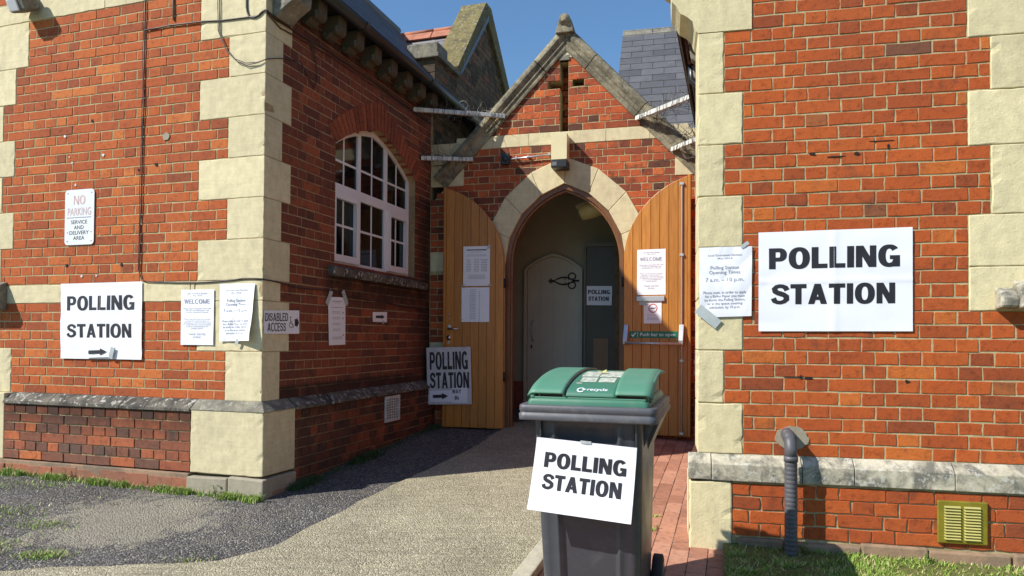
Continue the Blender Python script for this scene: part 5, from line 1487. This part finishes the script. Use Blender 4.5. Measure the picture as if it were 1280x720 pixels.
# ================================================================= CABLES
def cable(label, F, pts, r=.0055, group='cables fixed to the left building', mat='cable', T=None, wob=.004, name='cable'):
    P = []
    for (a, b) in zip(pts[:-1], pts[1:]):
        a, b = Vector(a), Vector(b); n = max(2, int((b - a).length / .12))
        for k in range(n):
            p = a + (b - a) * k / n; P.append(p + Vector((U(-wob, wob), 0, U(-wob, wob))))
    P.append(Vector(pts[-1])); o0 = P[0].copy()
    root_loc = fw(F, o0.x, o0.y, o0.z)
    S = MB(); S.tube([p - o0 for p in P], r, 7); o = S.build(name, mat)
    o.location = root_loc; o.rotation_euler = (0, 0, F[1]); tag(o, label, 'cable', group); return o
c1 = -.009
cable('black cable dropping down the left brick wall beside the no parking sign', FL, [(-1.10, c1, 4.0), (-1.102, c1, 3.14), (-1.11, c1, 2.4), (-1.118, c1, 1.80), (-1.10, c1, 1.735), (-1.05, c1, 1.712)], .0042)
cable('thinner cable running close beside the long vertical one', FL, [(-1.118, c1, 4.0), (-1.112, c1, 3.14), (-1.125, c1, 2.4), (-1.128, c1, 1.80)], .0025)
cable('black cable running along the stone string course above the notices', FL, [(-1.05, c1, 1.712), (-.6, c1, 1.698), (-.35, c1, 1.704), (-.17, c1, 1.722), (.012, c1, 1.712)], .0055, wob=.003)
cable('black cable sagging along the side wall under the arched window', FE, [(-.012, c1, 1.712), (.17, c1, 1.706), (.37, c1, 1.685), (.70, c1, 1.683), (.86, c1, 1.69), (1.2, c1, 1.655), (1.63, c1, 1.65), (2.1, c1, 1.62), (2.7, c1, 1.60)], .0055)
cable('cable across the top of the left wall towards the corner', FL, [(-1.10, c1, 3.655), (-.85, c1, 3.662), (-.55, c1, 3.648), (-.2, c1, 3.63), (-.06, c1, 3.625), (-.03, c1, 3.655), (.012, c1, 3.66)], .006)
cable('cable hanging down the corner stone at the top', FL, [(-.17, c1, 4.0), (-.165, c1, 3.70), (-.14, c1, 3.63), (-.09, c1, 3.62), (-.03, c1, 3.65)], .007)
cable('cable along the side wall under the eaves brackets', FE, [(-.012, c1, 3.66), (.1, c1, 3.64), (.42, c1, 3.655), (.75, c1, 3.68), (1.6, c1, 3.70), (2.3, c1, 3.68), (2.88, c1, 3.69)], .008)
cable('lower cable along the side wall under the eaves brackets', FE, [(-.012, c1, 3.645), (.15, c1, 3.60), (.45, c1, 3.62), (.75, c1, 3.65), (1.6, c1, 3.66), (2.88, c1, 3.66)], .005)
# loose loop of wire
pts = [(-.42, c1, 4.0), (-.40, -.012, 3.75), (-.40, -.014, 3.55), (-.34, -.016, 3.42), (-.26, -.02, 3.335), (-.16, -.02, 3.29), (-.06, -.018, 3.285), (.01, -.012, 3.30)]
cable('thin loose wire looping down over the corner stone', FL, pts, .0035, wob=.001)
pts = [(-.40, c1, 4.0), (-.42, -.012, 3.80), (-.41, -.014, 3.56), (-.33, -.016, 3.40), (-.24, -.02, 3.315), (-.15, -.02, 3.275), (-.06, -.018, 3.28), (.01, -.012, 3.30)]
cable('second thin loose wire looping over the corner stone, just below the first', FL, pts, .003, wob=.001)
cable('thin wire rising from the corner loop to the side wall', FE, [(-.014, c1, 3.30), (.12, c1, 3.36), (.3, c1, 3.42), (.42, c1, 3.44), (.52, c1, 3.36), (.60, c1, 3.30), (.64, c1, 3.38), (.62, c1, 3.52), (.55, c1, 3.62), (.50, c1, 3.64)], .0035, wob=.001)
o = cable('rusty stub of metal strip fixed high on the left brick wall', FL, [(-.83, -.008, 3.70), (-.83, -.008, 4.0)], .008, None, 'stone_grey', name='metal_strip'); o['category'] = 'strip'

# ================================================================= SPIKED / WIRED BARS IN THE CORNERS
def wirebar(label, A, B_, dens, back, seed, w=.028):
    random.seed(seed)
    A = Vector(A); B_ = Vector(B_); d = B_ - A; Ln = d.length; root = empty('wire_bar', A, math.atan2(d.y, d.x))
    tag(root, label, 'wire bar', 'white bars with wire in the porch corners')
    loc = lambda x, y, z: Vector((x, y, z + d.z * x / math.hypot(d.x, d.y)))
    L2 = math.hypot(d.x, d.y)
    S = MB(); n = max(3, int(L2 / .10)); 
    for k in range(n):
        a, b = L2 * k / n + .0015, L2 * (k + 1) / n - .0015; vs = []
        for x in (a, b):
            for (y, z) in ((-w / 2, -.022), (w / 2, -.022), (w / 2, .022), (-w / 2, .022)): vs.append(loc(x, y, z + U(-.002, .002)))
        S.add(vs, [(0, 1, 2, 3), (7, 6, 5, 4), (0, 4, 5, 1), (1, 5, 6, 2), (2, 6, 7, 3), (3, 7, 4, 0)])
    S.build('bar', 'white_paint', root, bevel=.003)
    S = MB()
    for k in range(int(dens * 9)):
        x = U(.03, L2 - .03); S.tube([loc(x, -w / 2 - .002, -.024), loc(x + U(-.01, .02), -w / 2 - .002, .024), loc(x + .015, w / 2, .03)], .0022, 5)
    for k in range(int(dens * 5)):
        cx, cz, rr = U(.08, L2 - .05), U(-.05, .14), U(.05, .13); tilt = U(0, 3.1); st = U(0, 6); sp_ = U(3, 6)
        pts = []
        for q in range(18):
            a = st + sp_ * q / 17; pts.append(loc(cx + rr * math.cos(a) * math.cos(tilt), back * .5 + rr * math.cos(a) * math.sin(tilt), cz + rr * math.sin(a)))
        S.tube(pts, .0022, 5)
    S.build('wire', 'steel_wire', root)
    S = MB()
    for k in range(int(dens * 16)):
        x, z = U(.02, L2 - .02), U(-.02, .03); p = Vector((x, back * U(.1, .9), z)); dr = Vector((U(-1, 1), U(-.4, .6), U(-.5, 1.2))).normalized(); pts = []
        for q in range(7): pts.append(loc(*p)); p = p + dr * U(.02, .05); dr = (dr + Vector((U(-.5, .5), U(-.4, .4), U(-.5, .4)))).normalized()
        S.tube(pts, [.003, .003, .0026, .0022, .0018, .0014, .001], 5)
    S.build('twigs', 'twig', root)
def onE(u, z, n=.0): return fw(FE, u, -n, z)
def onP(u, z, n=.0): return fw(FP, u, -n, z)
wirebar('upper long white bar with tangled wire in the left porch corner', onE(2.42, 3.70, .005), onP(.86, 3.70, .03), 3.6, .22, 3)
wirebar('lower short white bar with wire in the left porch corner', onE(2.62, 3.235, .005), onP(.50, 3.25, .03), 2.4, .16, 4)
wirebar('upper long white bar with tangled wire in the right porch corner', onP(2.26, 3.575, .03), fw(FR, -.02, .0, 0) + Vector((uEx := .3035 * 2.5, .9528 * 2.5, 3.62)), 3.2, .18, 5)
wirebar('lower short white bar with wire in the right porch corner', onP(2.62, 3.23, .03), fw(FR, -.02, .0, 0) + Vector((.3035 * 2.7, .9528 * 2.7, 3.26)), 2.0, .12, 6)
random.seed(11)

# ================================================================= WHEELIE BIN
BY = rad(-17); bx, by = .027, 2.97
bz = gz(.5, 3.1) + .018
BIN = empty('wheelie_bin', (bx, by, bz), BY, 'dark grey wheelie bin with green domed lid standing on the path edge', 'bin')
Zr = 1.022 - bz                                         # rim top
def rr2(x0, x1, y0, y1, r, z, n=5):
    out = []
    for cx, cy, a0 in ((x1 - r, y0 + r, -90), (x1 - r, y1 - r, 0), (x0 + r, y1 - r, 90), (x0 + r, y0 + r, 180)):
        for k in range(n + 1): a = rad(a0 + 90 * k / n); out.append((cx + r * math.cos(a), cy + r * math.sin(a), z))
    return out
def loft(mb, rings, mi=0, cap0=True, cap1=True, smooth=True):
    n = len(rings[0]); vs = [p for r_ in rings for p in r_]; fs = []
    for i in range(len(rings) - 1):
        for k in range(n): k2 = (k + 1) % n; fs.append((i * n + k, i * n + k2, (i + 1) * n + k2, (i + 1) * n + k))
    mb.add(vs, fs, mi, smooth)
    if cap0: mb.add(rings[0], [tuple(range(n))[::-1]], mi)
    if cap1: mb.add(rings[-1], [tuple(range(n))], mi)
S = MB()
def bodyring(z):
    t = (z - .04) / (Zr - .04)
    x0 = .085 - .035 * t; x1 = .495 + .018 * t; y0 = .135 - .095 * t; y1 = .60 + .05 * t
    pts = []
    r = .045
    base = rr2(x0, x1, y0, y1, r, z, 6)
    return base
zs = [.04, .06, .12, .3, .5, .7, .8, .88, Zr - .05]
# front face with a shallow recessed panel between two vertical ribs
def fring(z):
    t = (z - .04) / (Zr - .04)
    x0 = .085 - .035 * t; x1 = .495 + .018 * t; y0 = .135 - .095 * t; y1 = .60 + .05 * t; r = .04
    out = []
    rec = .012 if (.10 < z < Zr - .09) else 0
    W_ = x1 - x0
    # front edge, left to right, with profile
    for s in (.10, .17, .19, .205, .23, .25, .75, .77, .795, .81, .83, .90):
        d = 0
        if .2 < s < .8: d = rec
        if s in (.19, .205, .795, .81): d = -.007 if rec else 0
        out.append((x0 + W_ * s, y0 + d, z))
    for cx, cy, a0 in ((x1 - r, y0 + r, -90), (x1 - r, y1 - r, 0), (x0 + r, y1 - r, 90), (x0 + r, y0 + r, 180)):
        for k in range(7):
            a = rad(a0 + 90 * k / 6); out.append((cx + r * math.cos(a), cy + r * math.sin(a), z))
    return out
zs = [.04, .095, .11, .2, .3, .4, .5, .6, .7, .8, Zr - .10, Zr - .085, Zr - .05]
loft(S, [fring(z) for z in zs]); S.build('body', 'bin_grey', BIN, bevel=0)
# rim with double ridge
S = MB()
def rimring(z, o, n=6): return rr2(0 - o, .575 + o, 0 - o, .70 + o, .03 + o, z, n)
loft(S, [rimring(Zr - .066, -.008), rimring(Zr - .066, .0), rimring(Zr - .060, .002), rimring(Zr - .04, .003), rimring(Zr - .036, -.003), rimring(Zr - .030, -.003), rimring(Zr - .026, .001), rimring(Zr - .006, .0), rimring(Zr, -.006), rimring(Zr - .001, -.035), rimring(Zr - .02, -.04)], cap0=False, cap1=True)
S.add(rimring(Zr - .066, -.008), [tuple(range(28))[::-1]])
S.build('rim', 'bin_rim', BIN)
for x in (.09, .49):
    S = MB(); S.prism([(.06, Zr - .05), (.02, Zr - .05), (.045, Zr - .20)], x - .003, x + .003, 0, 'x'); S.build('front_gusset', 'bin_grey', BIN)
for yv in (.15, .45):
    S = MB(); S.prism([(.51, Zr - .05), (.56, Zr - .05), (.505, Zr - .19)], yv - .003, yv + .003); S.build('side_gusset', 'bin_grey', BIN)
S = MB(); S.prism([(.50, Zr - .06), (.572, Zr - .06), (.505, Zr - .22)], .30, .62); S.build('side_handle_web', 'bin_grey', BIN, bevel=.004)
# lid: tray strip, raised domed flap in three panels, dark gap
def lidz(y):     # profile of the domed shell above the rim
    t = max(0.0, min(1.0, (y - .02) / .66))
    return Zr + .040 + .088 * math.sin(math.pi * min(1, (t ** .68) * .60)) - .02 * max(0, t - .6)
S = MB()
loft(S, [rr2(.035, .545, .02, .685, .02, Zr - .004), rr2(.035, .545, .02, .685, .02, Zr + .014), rr2(.045, .535, .026, .685, .02, Zr + .028), rr2(.06, .52, .045, .68, .02, Zr + .030)], cap0=True, cap1=True)
S.add([], []); LID = S.build('lid', 'bin_green', BIN, bevel=0)
S = MB()
S.box(.048, .532, .024, .036, Zr + .026, Zr + .034); S.box(.048, .066, .022, .10, Zr + .026, Zr + .052); S.build('lid_lip', 'bin_green_worn', LID, bevel=.004)
S = MB(); ys = [.075 + .58 * k / 12 for k in range(13)]
poly = [(y, lidz(y) - .022) for y in ys] + [(ys[-1], Zr + .02), (ys[0], Zr + .02)]
S.prism(poly, .075, .525, 0, 'x'); S.build('inner_wall', 'bin_brown', LID)
def panel(x0, x1, up, y0, name, mat, ends=0.0):
    S = MB(); m, n = 10, 18
    def fn(i, j):
        y = y0 + (.675 - y0) * j; x = x0 + (x1 - x0) * i; z = lidz(y) + up
        if ends and j < .06: pass
        return (x, y, z)
    S.grid(fn, m, n); return S.build(name, mat, LID, solid=.007, bevel=0)
def panel2(x0, x1, up, y0, name, mat, rl=0, rr=0, xt0=None, xt1=None):
    S = MB(); m, n = 12, 22
    def fn(i, j):
        y = y0 + (.675 - y0) * j
        a = x0 + ((xt0 if xt0 is not None else x0) - x0) * j; b = x1 + ((xt1 if xt1 is not None else x1) - x1) * j
        x = a + (b - a) * i; zz = lidz(y) + up
        e = 0
        if rl: e += .016 * max(0, 1 - (x - a) / rl) ** 2
        if rr: e += .016 * max(0, 1 - (b - x) / rr) ** 2
        yy = y + (.018 * (max(0, 1 - (x - a) / .03) ** 2 if rl else 0) + .018 * (max(0, 1 - (b - x) / .03) ** 2 if rr else 0)) * (1 - j)
        return (x, yy, zz - e)
    S.grid(fn, m, n); return S.build(name, mat, LID, solid=.008)
panel2(.032, .192, .012, .012, 'lid_side_panel', 'bin_green_worn', rl=.03, xt1=.215, xt0=.05)
panel2(.408, .560, .012, .012, 'lid_side_panel', 'bin_green_worn', rr=.03, xt0=.400, xt1=.552)
panel2(.188, .412, .0, .020, 'lid_centre_panel', 'bin_green')
S = MB(); pts = [(.192 + .023 * k / 12, .014 + .655 * k / 12, lidz(.012 + .663 * k / 12) + .005) for k in range(13)]
S.tube(pts, .0045, 6); S.build('lid_seam', 'bin_grey', LID)
S = MB()
S.tube([(.545, .06, Zr + .022)] + [(.548, y, lidz(y) - .002) for y in ys[2:]], .007, 8); S.build('lid_side_bead', 'bin_green_worn', LID)
S = MB(); S.tube([(.06, .705, Zr + .02), (.52, .705, Zr + .02)], .016, 10)
for x in (.10, .25, .33, .48): S.prism([(.64, Zr + .06), (.70, Zr + .05), (.725, Zr + .02), (.70, Zr - .01), (.66, Zr + .0)], x - .015, x + .015, 0, 'x')
S.build('hinge_bar', 'bin_grey', BIN, bevel=.003)
for xw in (.03, .525):
    S = MB(); S.T = Matrix.Translation((xw, .62, .098))
    S.tube([(-.024, 0, 0), (-.02, 0, 0), (.02, 0, 0), (.024, 0, 0)], [.088, .098, .098, .088], 28)
    WH = S.build('wheel', 'rubber', BIN)
    S = MB(); S.T = Matrix.Translation((xw, .62, .098)); S.tube([(-.027, 0, 0), (.027, 0, 0)], .06, 20); S.build('hub', 'bin_grey', WH)
S = MB(); S.tube([(.05, .62, .098), (.53, .62, .098)], .012, 10); S.build('axle', 'silver', BIN)
# print on the lid
def lidsurf(x, y, d=.0014): return (x, y, lidz(y) + .0 + d)
S = MB(); vs, fs = textmesh('recycle', .02)
S.add([lidsurf(.285 + .085 * a, .042 + .030 * b) for a, b in vs], fs)
n = 20
for (a0, a1, w) in ((40, 320, .35),):
    v = []
    for i in range(n + 1):
        a = rad(a0 + (a1 - a0) * i / n)
        for k in (1, 1 - w): v.append(lidsurf(.258 + .017 * k * math.cos(a), .055 + .019 * k * math.sin(a)))
    S.add(v, [(2 * i, 2 * i + 2, 2 * i + 3, 2 * i + 1) for i in range(n)])
S.add([lidsurf(.264, .068), lidsurf(.282, .060), lidsurf(.266, .048)], [(0, 1, 2)])
S.build('recycle_print', 'white_plastic', LID)
S = MB()
def patch(x0, x1, y0, y1, m=6): S.grid(lambda i, j: lidsurf(x0 + (x1 - x0) * i, y0 + (y1 - y0) * j, .0012), 3, m)
patch(.235, .305, .145, .22); patch(.315, .385, .145, .22); patch(.225, .30, .235, .38); patch(.305, .40, .235, .40); patch(.225, .25, .12, .13)
S.build('worn_label', 'label_white', LID)
LF = MB()
for k in range(3):
    a = U(0, 6); c = Vector((U(-.02, .03), U(-.02, .02), .003 + .004 * k)); L_ = .03
    d = Vector((math.cos(a), math.sin(a) * .7, .35)) * L_; p = Vector((-math.sin(a), math.cos(a), 0)) * .010
    LF.add([c - d * .5, c + p, c + d, c - p], [(0, 1, 2, 3)])
lf = LF.build('fallen_leaf', 'leaf_dry', None, solid=.0008)
lw = Matrix.Translation((bx, by, bz)) @ Matrix.Rotation(BY, 4, 'Z') @ Vector((.31, .30, lidz(.30)))
lf.location = lw; tag(lf, 'dry yellow leaf lying on top of the green bin lid', 'leaf')
# poster on the bin
FB = (Vector((bx, by, 0)), BY)
notice('polling_poster', 'sheet reading polling station taped to the front of the wheelie bin', 'poster', FB, .022, [(.046, .588), (.477, .560), (.496, .860), (.078, .884)],
       [('POLLING', .105, .915, .19, .40, B9, 'ink'), ('STATION', .115, .885, .49, .70, B9, 'ink')], None, amp=.003, tapes=((.50, .0, rad(-3), .045, .012),), sag=.004, hang=.035)

# ================================================================= CAMERA, SKY, SUN
cam = bpy.data.cameras.new('camera'); co = bpy.data.objects.new('camera', cam); COL.objects.link(co)
f, th, sh, ro = 878.9, .01815, 46.57, .00597
Fv = Vector((0, math.cos(th), math.sin(th))); Uv = Vector((0, -math.sin(th), math.cos(th))); Rv = Vector((1, 0, 0))
R2 = Rv * math.cos(ro) + Uv * math.sin(ro); U2 = Uv * math.cos(ro) - Rv * math.sin(ro)
mt = Matrix(((R2.x, U2.x, -Fv.x, 0), (R2.y, U2.y, -Fv.y, 0), (R2.z, U2.z, -Fv.z, 1.30), (0, 0, 0, 1)))
co.matrix_world = mt
cam.sensor_width = 36; cam.lens = f / 1280 * 36; cam.shift_y = sh / 1280; cam.clip_end = 2000; cam.clip_start = .05
scene.camera = co
AZ, EL = 22.5, 40.5
sd = Vector((math.cos(rad(AZ)) * math.cos(rad(EL)), math.sin(rad(AZ)) * math.cos(rad(EL)), -math.sin(rad(EL))))   # travel direction of the light
sun = bpy.data.lights.new('sun', 'SUN'); so = bpy.data.objects.new('sun', sun); COL.objects.link(so)
sun.energy = 5.0; sun.angle = rad(.5); sun.color = (1, .955, .87)
so.rotation_euler = sd.to_track_quat('-Z', 'Y').to_euler(); so.location = (-8, -3, 9)
w = bpy.data.worlds.new('World'); scene.world = w; w.use_nodes = True
nt = w.node_tree; bg = nt.nodes['Background']; sk = nt.nodes.new('ShaderNodeTexSky'); sk.sky_type = 'NISHITA'; sk.sun_disc = False
sk.sun_elevation = rad(EL); ts = -sd
sk.sun_rotation = math.atan2(ts.x, ts.y)
sk.air_density = 1.6; sk.dust_density = 0; sk.ozone_density = 10.0
nt.links.new(sk.outputs[0], bg.inputs[0]); bg.inputs[1].default_value = .105
scene.view_settings.view_transform = 'Standard'; scene.view_settings.look = 'None'; scene.view_settings.exposure = 0.42; scene.view_settings.gamma = 1
scene.render.engine = 'CYCLES'
